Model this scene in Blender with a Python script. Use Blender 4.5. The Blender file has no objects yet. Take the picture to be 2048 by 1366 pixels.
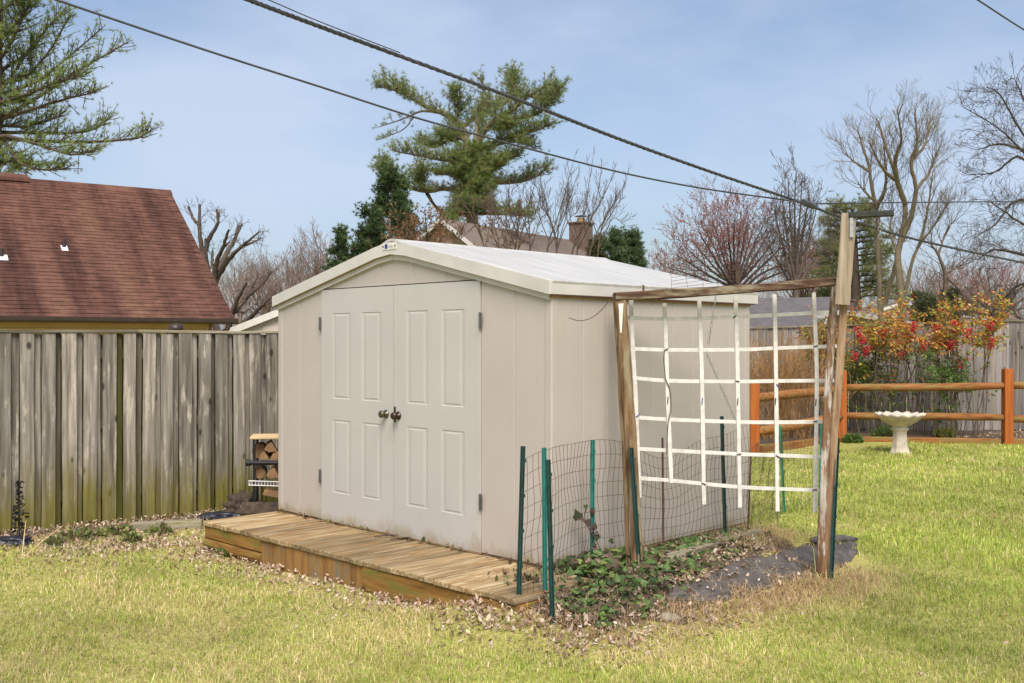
import bpy, bmesh, math, random
import numpy as np
from mathutils import Vector, Matrix

# ------------------------------------------------------------------ camera, sky, sun, exposure
F, CX, CY, CAMH = 2040.0, 1024.0, 683.5, 1.65
scene = bpy.context.scene
COL = scene.collection
cam_data = bpy.data.cameras.new('camera')
cam_data.sensor_width = 36.0
cam_data.lens = 36.0 * F / 2048.0
cam_data.clip_end = 3000.0
cam = bpy.data.objects.new('camera', cam_data)
COL.objects.link(cam)
cam.location = (0, 0, CAMH)
cam.rotation_euler = (math.radians(90), 0, 0)
scene.camera = cam

SUN_EL, SUN_AZ = 52.0, 4.0          # degrees; azimuth measured from straight behind the camera towards the right
world = bpy.data.worlds.new('World')
scene.world = world
world.use_nodes = True
wn = world.node_tree
wn.nodes.clear()
w_out = wn.nodes.new('ShaderNodeOutputWorld')
w_bg = wn.nodes.new('ShaderNodeBackground')
w_sky = wn.nodes.new('ShaderNodeTexSky')
w_sky.sky_type = 'NISHITA'
w_sky.sun_disc = False
w_sky.sun_elevation = math.radians(SUN_EL)
w_sky.sun_rotation = math.radians(180 - SUN_AZ)
w_sky.air_density = 1.0
w_sky.dust_density = 2.6
w_sky.ozone_density = 2.0
w_tc = wn.nodes.new('ShaderNodeTexCoord')
w_map = wn.nodes.new('ShaderNodeMapping')
w_map.inputs['Scale'].default_value = (1.0, 1.0, 2.6)
w_noise = wn.nodes.new('ShaderNodeTexNoise')
w_noise.inputs['Scale'].default_value = 1.9
w_noise.inputs['Detail'].default_value = 6.0
w_noise.inputs['Roughness'].default_value = 0.55
w_ramp = wn.nodes.new('ShaderNodeValToRGB')
w_ramp.color_ramp.elements[0].position = 0.40
w_ramp.color_ramp.elements[0].color = (0.12, 0.12, 0.12, 1)
w_ramp.color_ramp.elements[1].position = 0.66
w_ramp.color_ramp.elements[1].color = (0.8, 0.8, 0.8, 1)
w_mix = wn.nodes.new('ShaderNodeMix')
w_mix.data_type = 'RGBA'
w_mix.inputs[7].default_value = (3.8, 4.4, 5.5, 1)      # thin bright cloud veil
wn.links.new(w_tc.outputs['Generated'], w_map.inputs['Vector'])
wn.links.new(w_map.outputs['Vector'], w_noise.inputs['Vector'])
wn.links.new(w_noise.outputs['Fac'], w_ramp.inputs['Fac'])
wn.links.new(w_ramp.outputs['Color'], w_mix.inputs[0])
wn.links.new(w_sky.outputs['Color'], w_mix.inputs[6])
wn.links.new(w_mix.outputs[2], w_bg.inputs['Color'])
w_bg.inputs['Strength'].default_value = 0.05
wn.links.new(w_bg.outputs['Background'], w_out.inputs['Surface'])

sun_data = bpy.data.lights.new('sun', 'SUN')
sun_data.energy = 1.5
sun_data.angle = math.radians(35)
sun_data.color = (1.0, 0.93, 0.84)
sun = bpy.data.objects.new('sun', sun_data)
COL.objects.link(sun)
_el, _az = math.radians(SUN_EL), math.radians(SUN_AZ)
_to = Vector((math.sin(_az) * math.cos(_el), -math.cos(_az) * math.cos(_el), math.sin(_el)))
sun.rotation_euler = _to.to_track_quat('Z', 'Y').to_euler()

scene.view_settings.view_transform = 'Standard'
scene.view_settings.look = 'None'
scene.view_settings.exposure = 1.72
scene.view_settings.gamma = 1.0
scene.view_settings.use_curve_mapping = False

# ------------------------------------------------------------------ helpers
rnd = random.Random(7)
nrng = np.random.default_rng(11)

def P(px, py, Y):
    return Vector(((px - CX) / F * Y, Y, CAMH - (py - CY) / F * Y))

def link(o, parent=None):
    COL.objects.link(o)
    if parent is not None:
        o.parent = parent
    return o

def tag(o, label=None, cat=None, group=None, kind=None):
    if label: o['label'] = label
    if cat: o['category'] = cat
    if group: o['group'] = group
    if kind: o['kind'] = kind
    return o

def thing(name, loc, label, cat, rz=0.0, group=None):
    o = bpy.data.objects.new(name, None)
    o.empty_display_size = 0.2
    o.location = loc
    o.rotation_euler = (0, 0, rz)
    link(o)
    return tag(o, label, cat, group)

def mobj(name, me, mat, parent=None, loc=None, rot=None, smooth=False):
    if mat is not None and not me.materials:
        me.materials.append(mat)
    if smooth:
        me.polygons.foreach_set('use_smooth', [True] * len(me.polygons))
    o = bpy.data.objects.new(name, me)
    link(o, parent)
    if loc is not None: o.location = loc
    if rot is not None: o.rotation_euler = rot
    return o

def mesh_py(name, v, f):
    me = bpy.data.meshes.new(name)
    me.from_pydata([tuple(p) for p in v], [], f)
    me.update()
    return me

def mesh_np(name, verts, faces, col=None, mat_idx=None):
    """verts (N,3), faces (M,k) all of one size; col (N,3) vertex colours"""
    me = bpy.data.meshes.new(name)
    verts = np.ascontiguousarray(verts, dtype=np.float32)
    faces = np.ascontiguousarray(faces, dtype=np.int32)
    m, k = faces.shape
    me.vertices.add(len(verts)); me.vertices.foreach_set('co', verts.ravel())
    me.loops.add(m * k); me.loops.foreach_set('vertex_index', faces.ravel())
    me.polygons.add(m)
    me.polygons.foreach_set('loop_start', np.arange(0, m * k, k, dtype=np.int32))
    if mat_idx is not None:
        me.polygons.foreach_set('material_index', np.asarray(mat_idx, dtype=np.int32))
    me.update(calc_edges=True)
    if col is not None:
        a = me.color_attributes.new('Col', 'FLOAT_COLOR', 'POINT')
        c4 = np.ones((len(verts), 4), dtype=np.float32); c4[:, :3] = col
        a.data.foreach_set('color', c4.ravel())
    return me

def box_bm(bm, x0, x1, y0, y1, z0, z1):
    vs = [bm.verts.new((x, y, z)) for z in (z0, z1) for y in (y0, y1) for x in (x0, x1)]
    for q in ((0,2,3,1),(4,5,7,6),(0,1,5,4),(2,6,7,3),(0,4,6,2),(1,3,7,5)):
        bm.faces.new([vs[i] for i in q])
    return vs

def box_mesh(name, x0, x1, y0, y1, z0, z1, bevel=0.0, seg=1):
    bm = bmesh.new()
    box_bm(bm, x0, x1, y0, y1, z0, z1)
    if bevel > 0:
        bmesh.ops.bevel(bm, geom=bm.edges[:], offset=bevel, segments=seg, affect='EDGES', profile=0.6)
    bmesh.ops.recalc_face_normals(bm, faces=bm.faces[:])
    me = bpy.data.meshes.new(name)
    bm.to_mesh(me); bm.free()
    return me

def bx(name, x0, x1, y0, y1, z0, z1, mat, parent=None, bevel=0.004, loc=None, rot=None):
    return mobj(name, box_mesh(name, x0, x1, y0, y1, z0, z1, bevel), mat, parent, loc, rot)

def prism_mesh(name, poly, axis, a, b):
    """poly: list of 2-D points (closed), extruded along 'y' (points are x,z) or 'x' (points are y,z) or 'z' from a to b"""
    bm = bmesh.new()
    def mk(p, t):
        if axis == 'y': return (p[0], t, p[1])
        if axis == 'x': return (t, p[0], p[1])
        return (p[0], p[1], t)
    A = [bm.verts.new(mk(p, a)) for p in poly]
    B = [bm.verts.new(mk(p, b)) for p in poly]
    n = len(poly)
    bm.faces.new(A); bm.faces.new(B[::-1])
    for i in range(n):
        bm.faces.new((A[i], B[i], B[(i + 1) % n], A[(i + 1) % n]))
    bmesh.ops.recalc_face_normals(bm, faces=bm.faces[:])
    me = bpy.data.meshes.new(name); bm.to_mesh(me); bm.free()
    return me

def lathe_mesh(name, prof, n=24, mod=None):
    bm = bmesh.new(); rings = []
    for i, (r, z) in enumerate(prof):
        ring = []
        for k in range(n):
            a = 2 * math.pi * k / n
            rr, zz = (r, z) if mod is None else mod(i, a, r, z)
            ring.append(bm.verts.new((rr * math.cos(a), rr * math.sin(a), zz)))
        rings.append(ring)
    for i in range(len(rings) - 1):
        for k in range(n):
            bm.faces.new((rings[i][k], rings[i][(k + 1) % n], rings[i + 1][(k + 1) % n], rings[i + 1][k]))
    bm.faces.new(rings[0][::-1]); bm.faces.new(rings[-1])
    bmesh.ops.recalc_face_normals(bm, faces=bm.faces[:])
    me = bpy.data.meshes.new(name); bm.to_mesh(me); bm.free()
    return me

def sweep_mesh(name, pts, w, t, side=Vector((1, 0, 0)), jit=0.0, rn=None, bevel=0.0):
    """a rectangular bar along a polyline; w is measured along 'side'"""
    pts = [Vector(p) for p in pts]
    bm = bmesh.new(); rings = []
    for i, p in enumerate(pts):
        d = (pts[min(i + 1, len(pts) - 1)] - pts[max(i - 1, 0)]).normalized()
        s = (side - d * side.dot(d)).normalized(); u = d.cross(s)
        ww = w * (1 + (rn.uniform(-jit, jit) if rn else 0)); tt = t * (1 + (rn.uniform(-jit, jit) if rn else 0))
        c = min(ww, tt) * 0.12
        o = [(-1, -1, 0, c), (-1, -1, c, 0), (1, -1, -c, 0), (1, -1, 0, c), (1, 1, 0, -c), (1, 1, -c, 0), (-1, 1, c, 0), (-1, 1, 0, -c)]
        rings.append([bm.verts.new(p + s * (a * ww / 2 + e) + u * (b * tt / 2 + f)) for a, b, e, f in o])
    for i in range(len(rings) - 1):
        for k in range(8):
            bm.faces.new((rings[i][k], rings[i][(k + 1) % 8], rings[i + 1][(k + 1) % 8], rings[i + 1][k]))
    bm.faces.new(rings[0][::-1]); bm.faces.new(rings[-1])
    bmesh.ops.recalc_face_normals(bm, faces=bm.faces[:])
    me = bpy.data.meshes.new(name); bm.to_mesh(me); bm.free()
    return me

def tube_arrays(segs, k):
    """segs: array (N,8) p0 r0 p1 r1 -> verts, quads"""
    s = np.asarray(segs, dtype=np.float64).reshape(-1, 8)
    p0, r0, p1, r1 = s[:, 0:3], s[:, 3], s[:, 4:7], s[:, 7]
    d = p1 - p0
    d /= np.maximum(np.linalg.norm(d, axis=1, keepdims=True), 1e-9)
    ref = np.where(np.abs(d[:, 2:3]) > 0.9, np.array([[1.0, 0, 0]]), np.array([[0, 0, 1.0]]))
    u = np.cross(d, ref); u /= np.maximum(np.linalg.norm(u, axis=1, keepdims=True), 1e-9)
    v = np.cross(d, u)
    ang = np.arange(k) * 2 * math.pi / k
    ring = u[:, None, :] * np.cos(ang)[None, :, None] + v[:, None, :] * np.sin(ang)[None, :, None]
    A = p0[:, None, :] + ring * r0[:, None, None]
    B = p1[:, None, :] + ring * r1[:, None, None]
    n = len(s)
    verts = np.concatenate([A, B], axis=1).reshape(-1, 3)
    i = np.arange(k); j = (i + 1) % k
    q = np.stack([i, j, j + k, i + k], axis=1)
    faces = (np.arange(n) * 2 * k)[:, None, None] + q[None]
    return verts, faces.reshape(-1, 4)

def tubes(name, segs, mat, parent=None, k=5, origin=(0, 0, 0), smooth=True):
    v, f = tube_arrays(segs, k)
    return mobj(name, mesh_np(name, v - np.array(origin), f), mat, parent, smooth=smooth)

def smooth_tube_mesh(name, pts, radii, k=8, cap=True):
    bm = bmesh.new(); rings = []
    pts = [Vector(p) for p in pts]
    prev = None
    for i, p in enumerate(pts):
        d = (pts[min(i + 1, len(pts) - 1)] - pts[max(i - 1, 0)]).normalized()
        if prev is None:
            ref = Vector((0, 0, 1)) if abs(d.z) < 0.9 else Vector((1, 0, 0))
            u = d.cross(ref).normalized()
        else:
            u = (prev - d * prev.dot(d)).normalized()
        prev = u; v = d.cross(u)
        r = radii[i] if hasattr(radii, '__len__') else radii
        rings.append([bm.verts.new(p + u * (r * math.cos(2 * math.pi * j / k)) + v * (r * math.sin(2 * math.pi * j / k))) for j in range(k)])
    for i in range(len(rings) - 1):
        for j in range(k):
            bm.faces.new((rings[i][j], rings[i][(j + 1) % k], rings[i + 1][(j + 1) % k], rings[i + 1][j]))
    if cap:
        bm.faces.new(rings[0][::-1]); bm.faces.new(rings[-1])
    bmesh.ops.recalc_face_normals(bm, faces=bm.faces[:])
    me = bpy.data.meshes.new(name); bm.to_mesh(me); bm.free()
    return me

def catmull(pts, n):
    pts = [np.array(p, dtype=float) for p in pts]
    if len(pts) == 2:
        return [pts[0] + (pts[1] - pts[0]) * i / n for i in range(n + 1)]
    P_ = [2 * pts[0] - pts[1]] + pts + [2 * pts[-1] - pts[-2]]
    out = []
    m = len(pts) - 1
    per = max(1, int(math.ceil(n / m)))
    for i in range(m):
        a, b, c, d = P_[i:i + 4]
        for j in range(per):
            t = j / per
            out.append(0.5 * ((2 * b) + (c - a) * t + (2 * a - 5 * b + 4 * c - d) * t * t + (-a + 3 * b - 3 * c + d) * t ** 3))
    out.append(pts[-1])
    return out

def vnoise(x, y, s=1.0, seed=0):
    """smooth 2-D pseudo noise in about -1..1 (works on numpy arrays)"""
    x = np.asarray(x, dtype=float) * s + seed * 13.7; y = np.asarray(y, dtype=float) * s - seed * 7.3
    return (np.sin(x * 1.3 + 1.7 * np.sin(y * 0.9 + 0.5)) + np.sin(y * 1.7 + 1.3 * np.sin(x * 1.1 + 2.1)) + np.sin((x + y) * 2.3 + 1.9 * np.sin(x * 0.7 - y * 1.6))) / 3.0

# ------------------------------------------------------------------ materials
def new_mat(name):
    m = bpy.data.materials.new(name); m.use_nodes = True
    nt = m.node_tree
    return m, nt, nt.nodes['Principled BSDF']

def ramp(nt, stops):
    r = nt.nodes.new('ShaderNodeValToRGB')
    e = r.color_ramp.elements
    while len(e) > 1: e.remove(e[-1])
    e[0].position = stops[0][0]; e[0].color = (*stops[0][1], 1)
    for p, c in stops[1:]:
        q = e.new(p); q.color = (*c, 1)
    return r

def coords(nt, scale, rand=True, kind='Object'):
    tc = nt.nodes.new('ShaderNodeTexCoord')
    mp = nt.nodes.new('ShaderNodeMapping'); mp.inputs['Scale'].default_value = scale
    src = tc.outputs[kind]
    if rand:
        oi = nt.nodes.new('ShaderNodeObjectInfo')
        mu = nt.nodes.new('ShaderNodeMath'); mu.operation = 'MULTIPLY'; mu.inputs[1].default_value = 37.0
        nt.links.new(oi.outputs['Random'], mu.inputs[0])
        ad = nt.nodes.new('ShaderNodeVectorMath'); ad.operation = 'ADD'
        nt.links.new(src, ad.inputs[0]); nt.links.new(mu.outputs[0], ad.inputs[1])
        src = ad.outputs[0]
    nt.links.new(src, mp.inputs['Vector'])
    return mp.outputs['Vector']

def noise(nt, vec, scale, detail=4, rough=0.55):
    n = nt.nodes.new('ShaderNodeTexNoise')
    n.inputs['Scale'].default_value = scale; n.inputs['Detail'].default_value = detail; n.inputs['Roughness'].default_value = rough
    if vec is not None: nt.links.new(vec, n.inputs['Vector'])
    return n.outputs['Fac']

def mixc(nt, fac, a, b, blend='MIX'):
    m = nt.nodes.new('ShaderNodeMix'); m.data_type = 'RGBA'; m.blend_type = blend
    for sock, val in ((m.inputs[0], fac), (m.inputs[6], a), (m.inputs[7], b)):
        if hasattr(val, 'is_output') or isinstance(val, bpy.types.NodeSocket): nt.links.new(val, sock)
        elif isinstance(val, (int, float)): sock.default_value = val
        else: sock.default_value = (*val, 1)
    return m.outputs[2]

def maprange(nt, val, a, b, c=0.0, d=1.0):
    m = nt.nodes.new('ShaderNodeMapRange'); m.interpolation_type = 'SMOOTHSTEP'
    m.inputs[1].default_value = a; m.inputs[2].default_value = b; m.inputs[3].default_value = c; m.inputs[4].default_value = d
    nt.links.new(val, m.inputs[0])
    return m.outputs[0]

def bump(nt, b, height, strength, dist=0.01):
    n = nt.nodes.new('ShaderNodeBump'); n.inputs['Strength'].default_value = strength; n.inputs['Distance'].default_value = dist
    nt.links.new(height, n.inputs['Height']); nt.links.new(n.outputs['Normal'], b.inputs['Normal'])

def math_n(nt, op, a, b):
    m = nt.nodes.new('ShaderNodeMath'); m.operation = op
    for s, v in ((m.inputs[0], a), (m.inputs[1], b)):
        if isinstance(v, (int, float)): s.default_value = v
        else: nt.links.new(v, s)
    return m.outputs[0]

def plain(name, c, rough=0.6, var=0.12, scale=6.0, bmp=0.0, metal=0.0, rand=True, spec=0.4, stretch=(1, 1, 1)):
    m, nt, b = new_mat(name)
    vec = coords(nt, stretch, rand)
    n = noise(nt, vec, scale, 5, 0.6)
    lo = tuple(x * (1 - var) for x in c); hi = tuple(min(1, x * (1 + var)) for x in c)
    r = ramp(nt, [(0.3, lo), (0.7, hi)])
    nt.links.new(n, r.inputs['Fac']); nt.links.new(r.outputs['Color'], b.inputs['Base Color'])
    b.inputs['Roughness'].default_value = rough; b.inputs['Metallic'].default_value = metal
    b.inputs['Specular IOR Level'].default_value = spec
    if bmp: bump(nt, b, noise(nt, vec, scale * 6, 4, 0.6), bmp)
    return m

def wood(name, dark, mid, light, axis='z', grain=26.0, along=1.3, green=None, gz=(0.0, 0.6), blotch=None, blotch_lo=0.52, blotch_hi=0.7, knots=True, rough=0.85, bstr=0.5, vary=0.35):
    m, nt, b = new_mat(name)
    sc = [grain, grain, grain]; sc['xyz'.index(axis)] = along
    vec = coords(nt, tuple(sc))
    g = noise(nt, vec, 1.0, 7, 0.62)
    r = ramp(nt, [(0.28, dark), (0.5, mid), (0.72, light)])
    nt.links.new(g, r.inputs['Fac'])
    c = r.outputs['Color']
    oi = nt.nodes.new('ShaderNodeObjectInfo')
    hv = nt.nodes.new('ShaderNodeHueSaturation')
    nt.links.new(maprange(nt, oi.outputs['Random'], 0, 1, 1 - vary, 1 + vary), hv.inputs['Value'])
    nt.links.new(c, hv.inputs['Color']); c = hv.outputs['Color']
    if blotch is not None:
        sb = [7.0, 7.0, 7.0]; sb['xyz'.index(axis)] = 1.4
        nb = noise(nt, coords(nt, tuple(sb)), 1.6, 5, 0.7)
        nf = math_n(nt, 'MULTIPLY', maprange(nt, nb, blotch_lo, blotch_hi), maprange(nt, g, 0.35, 0.6))
        c = mixc(nt, nf, c, blotch)
    if knots:
        sk = [6.5, 6.5, 6.5]; sk['xyz'.index(axis)] = 3.6
        vo = nt.nodes.new('ShaderNodeTexVoronoi'); vo.inputs['Scale'].default_value = 0.9
        nt.links.new(coords(nt, tuple(sk)), vo.inputs['Vector'])
        kf = maprange(nt, vo.outputs['Distance'], 0.06, 0.17, 0.9, 0.0)
        c = mixc(nt, kf, c, tuple(x * 0.3 for x in dark))
    if green is not None:
        geo = nt.nodes.new('ShaderNodeNewGeometry'); sp = nt.nodes.new('ShaderNodeSeparateXYZ')
        nt.links.new(geo.outputs['Position'], sp.inputs[0])
        gn = noise(nt, coords(nt, (3.5, 3.5, 1.0)), 1.5, 5, 0.65)
        zz = math_n(nt, 'ADD', sp.outputs['Z'], math_n(nt, 'MULTIPLY', math_n(nt, 'SUBTRACT', gn, 0.5), 1.25))
        gf = math_n(nt, 'MULTIPLY', maprange(nt, zz, gz[1], gz[0]), 0.9)
        gcol = ramp(nt, [(0.3, tuple(x * 0.45 for x in green)), (0.7, green)])
        nt.links.new(g, gcol.inputs['Fac'])
        c = mixc(nt, gf, c, gcol.outputs['Color'])
    nt.links.new(c, b.inputs['Base Color'])
    b.inputs['Roughness'].default_value = rough; b.inputs['Specular IOR Level'].default_value = 0.25
    bump(nt, b, g, bstr, 0.006)
    return m

def leafmat(name, trans=0.35, rough=0.6):
    m, nt, b = new_mat(name)
    a = nt.nodes.new('ShaderNodeVertexColor'); a.layer_name = 'Col'
    nt.links.new(a.outputs['Color'], b.inputs['Base Color'])
    b.inputs['Roughness'].default_value = rough; b.inputs['Specular IOR Level'].default_value = 0.25
    t = nt.nodes.new('ShaderNodeBsdfTranslucent'); nt.links.new(a.outputs['Color'], t.inputs['Color'])
    mx = nt.nodes.new('ShaderNodeMixShader'); mx.inputs[0].default_value = trans
    out = nt.nodes['Material Output']
    nt.links.new(b.outputs[0], mx.inputs[1]); nt.links.new(t.outputs[0], mx.inputs[2]); nt.links.new(mx.outputs[0], out.inputs['Surface'])
    return m

M = {}
M['leaf'] = leafmat('leaf')
M['needle'] = leafmat('needle', 0.25)
M['litter'] = leafmat('litter', 0.1, 0.8)
M['grass'] = leafmat('grass_blade', 0.35, 0.55)
M['fence_grey'] = wood('weathered_fence_wood', (0.075, 0.066, 0.052), (0.215, 0.19, 0.155), (0.39, 0.355, 0.30), green=(0.185, 0.16, 0.02), gz=(-0.02, 0.68), blotch=(0.47, 0.42, 0.345), blotch_lo=0.54, blotch_hi=0.66, vary=0.28)
M['fence_dark'] = wood('shaded_weathered_board', (0.05, 0.042, 0.028), (0.13, 0.11, 0.08), (0.22, 0.195, 0.155), green=(0.11, 0.10, 0.018), gz=(-0.05, 0.95), vary=0.3)  # darker fence wood; the shade of the gaps is put into its colour
M['fence_moss'] = wood('mossy_board', (0.02, 0.015, 0.006), (0.055, 0.042, 0.016), (0.11, 0.085, 0.035), green=(0.085, 0.085, 0.012), gz=(0.2, 2.2), vary=0.1)
M['fence_cap'] = wood('fence_cap_wood', (0.08, 0.07, 0.045), (0.19, 0.165, 0.115), (0.30, 0.27, 0.2), axis='x', blotch=(0.17, 0.18, 0.05), knots=False)
M['fence_back'] = wood('back_fence_wood', (0.10, 0.085, 0.075), (0.22, 0.195, 0.18), (0.34, 0.31, 0.29), vary=0.25)
M['rail_orange'] = wood('stained_cedar', (0.13, 0.048, 0.016), (0.27, 0.105, 0.03), (0.37, 0.165, 0.06), axis='x', grain=22, along=2.2, blotch=(0.20, 0.155, 0.05), blotch_lo=0.44, blotch_hi=0.58, knots=False, vary=0.1, bstr=0.3)
M['post_orange'] = wood('stained_cedar_post', (0.25, 0.065, 0.013), (0.38, 0.105, 0.02), (0.44, 0.145, 0.035), axis='z', grain=18, knots=False, vary=0.08, bstr=0.3)
M['deck'] = wood('deck_plank_wood', (0.09, 0.058, 0.03), (0.29, 0.205, 0.105), (0.50, 0.405, 0.265), axis='y', grain=34, along=2.2, blotch=(0.24, 0.13, 0.045), blotch_lo=0.50, blotch_hi=0.64, knots=False, vary=0.3)
M['deck_face'] = wood('deck_face_wood', (0.11, 0.052, 0.014), (0.27, 0.135, 0.032), (0.38, 0.21, 0.06), axis='x', grain=24, along=2.2, blotch=(0.16, 0.14, 0.03), blotch_lo=0.46, blotch_hi=0.6, knots=False, vary=0.12)
M['ply_face'] = wood('peeling_plywood', (0.13, 0.06, 0.02), (0.29, 0.15, 0.045), (0.36, 0.21, 0.075), axis='z', grain=12, along=2.0, blotch=(0.15, 0.155, 0.115), blotch_lo=0.5, blotch_hi=0.6, knots=False, vary=0.1)
M['arbor'] = wood('old_post_wood', (0.055, 0.026, 0.014), (0.17, 0.09, 0.048), (0.30, 0.19, 0.11), axis='z', grain=30, along=2.6, blotch=(0.50, 0.46, 0.40), blotch_lo=0.47, blotch_hi=0.56, knots=False, vary=0.1)
M['arbor_tan'] = wood('tan_post_wood', (0.12, 0.06, 0.028), (0.30, 0.19, 0.11), (0.45, 0.34, 0.23), axis='z', grain=30, along=2.2, blotch=(0.16, 0.07, 0.03), blotch_lo=0.50, blotch_hi=0.66, knots=False, vary=0.05)
M['arbor_moss'] = wood('mossy_post_wood', (0.05, 0.028, 0.013), (0.15, 0.09, 0.045), (0.25, 0.18, 0.10), axis='z', grain=34, along=1.8, blotch=(0.25, 0.225, 0.135), blotch_lo=0.46, blotch_hi=0.64, knots=False, vary=0.1)
M['arbor_beam'] = wood('old_beam_wood', (0.03, 0.016, 0.010), (0.095, 0.05, 0.03), (0.19, 0.125, 0.08), axis='x', grain=34, along=2.4, blotch=(0.25, 0.215, 0.14), blotch_lo=0.48, blotch_hi=0.6, knots=False, vary=0.1)
M['arbor_grey'] = wood('grey_post_wood', (0.17, 0.125, 0.08), (0.34, 0.275, 0.19), (0.47, 0.40, 0.30), axis='z', grain=40, along=1.6, knots=False, vary=0.08)
M['dark_green_wood'] = plain('dark_green_painted_wood', (0.026, 0.030, 0.022), 0.7, 0.5, 20, 0.3)
M['white_slat'] = plain('white_painted_lath', (0.66, 0.63, 0.575), 0.6, 0.18, 24, 0.3)
def shed_mat(name, c, base_z, dirt=0.75, streak=0.16, rough=0.45):
    m, nt, b = new_mat(name)
    vec = coords(nt, (1, 1, 1), False)
    big = noise(nt, vec, 1.1, 4, 0.6)
    r = ramp(nt, [(0.3, tuple(x * 0.94 for x in c)), (0.7, tuple(x * 1.04 for x in c))]); nt.links.new(big, r.inputs['Fac'])
    st = noise(nt, coords(nt, (16, 16, 0.45), True), 1.0, 5, 0.7)
    c1 = mixc(nt, math_n(nt, 'MULTIPLY', maprange(nt, st, 0.52, 0.75), streak), r.outputs['Color'], (0.33, 0.28, 0.22))
    tc = nt.nodes.new('ShaderNodeTexCoord'); sp = nt.nodes.new('ShaderNodeSeparateXYZ'); nt.links.new(tc.outputs['Object'], sp.inputs[0])
    dn = noise(nt, coords(nt, (5, 5, 3), True), 1.6, 6, 0.7)
    zz = math_n(nt, 'ADD', math_n(nt, 'SUBTRACT', sp.outputs['Z'], base_z), math_n(nt, 'MULTIPLY', math_n(nt, 'SUBTRACT', 0.5, dn), 0.40))
    c2 = mixc(nt, math_n(nt, 'MULTIPLY', maprange(nt, zz, 0.11, -0.02), dirt), c1, (0.30, 0.23, 0.12))
    sm = noise(nt, coords(nt, (9, 9, 9), True), 2.0, 4, 0.7)
    c3 = mixc(nt, maprange(nt, sm, 0.70, 0.78, 0.0, 0.45), c2, (0.26, 0.22, 0.17))
    nt.links.new(c3, b.inputs['Base Color']); b.inputs['Roughness'].default_value = rough; b.inputs['Specular IOR Level'].default_value = 0.35
    bump(nt, b, noise(nt, coords(nt, (1, 1, 0.3), True), 5.0, 3, 0.5), 0.06, 0.02)
    return m
M['shed_wall'] = shed_mat('beige_vinyl_panel', (0.455, 0.405, 0.358), 0.0)
M['shed_door'] = shed_mat('pale_painted_door', (0.475, 0.455, 0.42), 0.0, 0.6, 0.07, 0.38)
M['shed_trim'] = plain('white_vinyl_trim', (0.54, 0.515, 0.47), 0.4, 0.09, 4, 0.04, rand=False)
M['shed_roof'] = plain('white_vinyl_roof', (0.475, 0.458, 0.42), 0.42, 0.16, 3, 0.08, stretch=(0.6, 5, 1))
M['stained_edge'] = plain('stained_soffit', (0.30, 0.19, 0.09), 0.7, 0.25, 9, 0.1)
M['hinge'] = plain('dull_steel', (0.16, 0.155, 0.15), 0.45, 0.2, 30, 0.1, 0.7)
M['brass'] = plain('worn_brass', (0.14, 0.12, 0.085), 0.35, 0.3, 30, 0.0, 0.8)
M['bronze'] = plain('dark_bronze', (0.075, 0.055, 0.042), 0.38, 0.4, 30, 0.0, 0.8)
M['black_gap'] = plain('gap_shade_and_dark_parts', (0.02, 0.018, 0.016), 0.8, 0.2)  # near black: paints shade in the door gaps, also colours small dark parts
M['stake_dark'] = plain('dark_green_stake', (0.012, 0.045, 0.040), 0.5, 0.35, 25, 0.1)
M['stake_teal'] = plain('teal_stake', (0.02, 0.155, 0.13), 0.5, 0.25, 25, 0.1)
M['stake_green'] = plain('bright_green_stake', (0.03, 0.24, 0.13), 0.5, 0.25, 25, 0.1)
M['rust'] = plain('rusty_iron', (0.095, 0.05, 0.032), 0.8, 0.4, 25, 0.2)
M['wire'] = plain('rusty_wire', (0.10, 0.075, 0.06), 0.6, 0.3, 30, 0, 0.4)
M['galv'] = plain('galvanised_steel', (0.45, 0.45, 0.45), 0.4, 0.2, 30, 0, 0.7)
M['cable'] = plain('black_cable', (0.055, 0.055, 0.058), 0.55, 0.3, 8)
M['fabric'] = plain('weed_fabric', (0.085, 0.074, 0.067), 0.8, 0.5, 7, 0.5)
M['plastic'] = plain('dark_plastic_sheet', (0.02, 0.022, 0.032), 0.3, 0.5, 8, 0.2)
M['stone'] = plain('flat_fieldstone', (0.27, 0.25, 0.19), 0.9, 0.2, 6, 0.4)
M['concrete'] = plain('pale_cast_stone', (0.52, 0.455, 0.365), 0.85, 0.26, 7, 0.35)
M['brick'] = plain('red_brick', (0.36, 0.13, 0.07), 0.9, 0.25, 9, 0.3)
M['bark'] = plain('log_bark', (0.06, 0.042, 0.03), 0.95, 0.5, 14, 0.8)
M['log_end'] = plain('split_wood', (0.26, 0.15, 0.075), 0.85, 0.25, 12, 0.3)
M['pine_board'] = plain('new_pine_board', (0.62, 0.44, 0.24), 0.7, 0.1, 8, 0.1)
M['black_pipe'] = plain('black_pipe', (0.012, 0.012, 0.014), 0.4, 0.3)
M['white_wire'] = plain('white_coated_wire', (0.68, 0.67, 0.66), 0.45, 0.06)
M['blue'] = plain('blue_print', (0.04, 0.035, 0.22), 0.5, 0.05)
M['greyprint'] = plain('grey_print', (0.36, 0.37, 0.42), 0.5, 0.05)
M['trunk'] = plain('grey_brown_bark', (0.095, 0.07, 0.052), 0.95, 0.35, 5, 0.6)
M['trunk_green'] = plain('lichened_bark', (0.165, 0.13, 0.085), 0.95, 0.3, 3, 0.5)
M['trunk_dark'] = plain('dark_bark', (0.07, 0.055, 0.042), 0.95, 0.35, 5, 0.6)
M['twig_red'] = plain('budding_red_twigs', (0.22, 0.115, 0.095), 0.9, 0.3, 2)
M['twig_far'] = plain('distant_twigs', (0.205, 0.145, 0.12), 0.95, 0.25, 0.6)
M['twig_tan'] = plain('tan_twigs', (0.36, 0.20, 0.075), 0.9, 0.35, 3)
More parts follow.
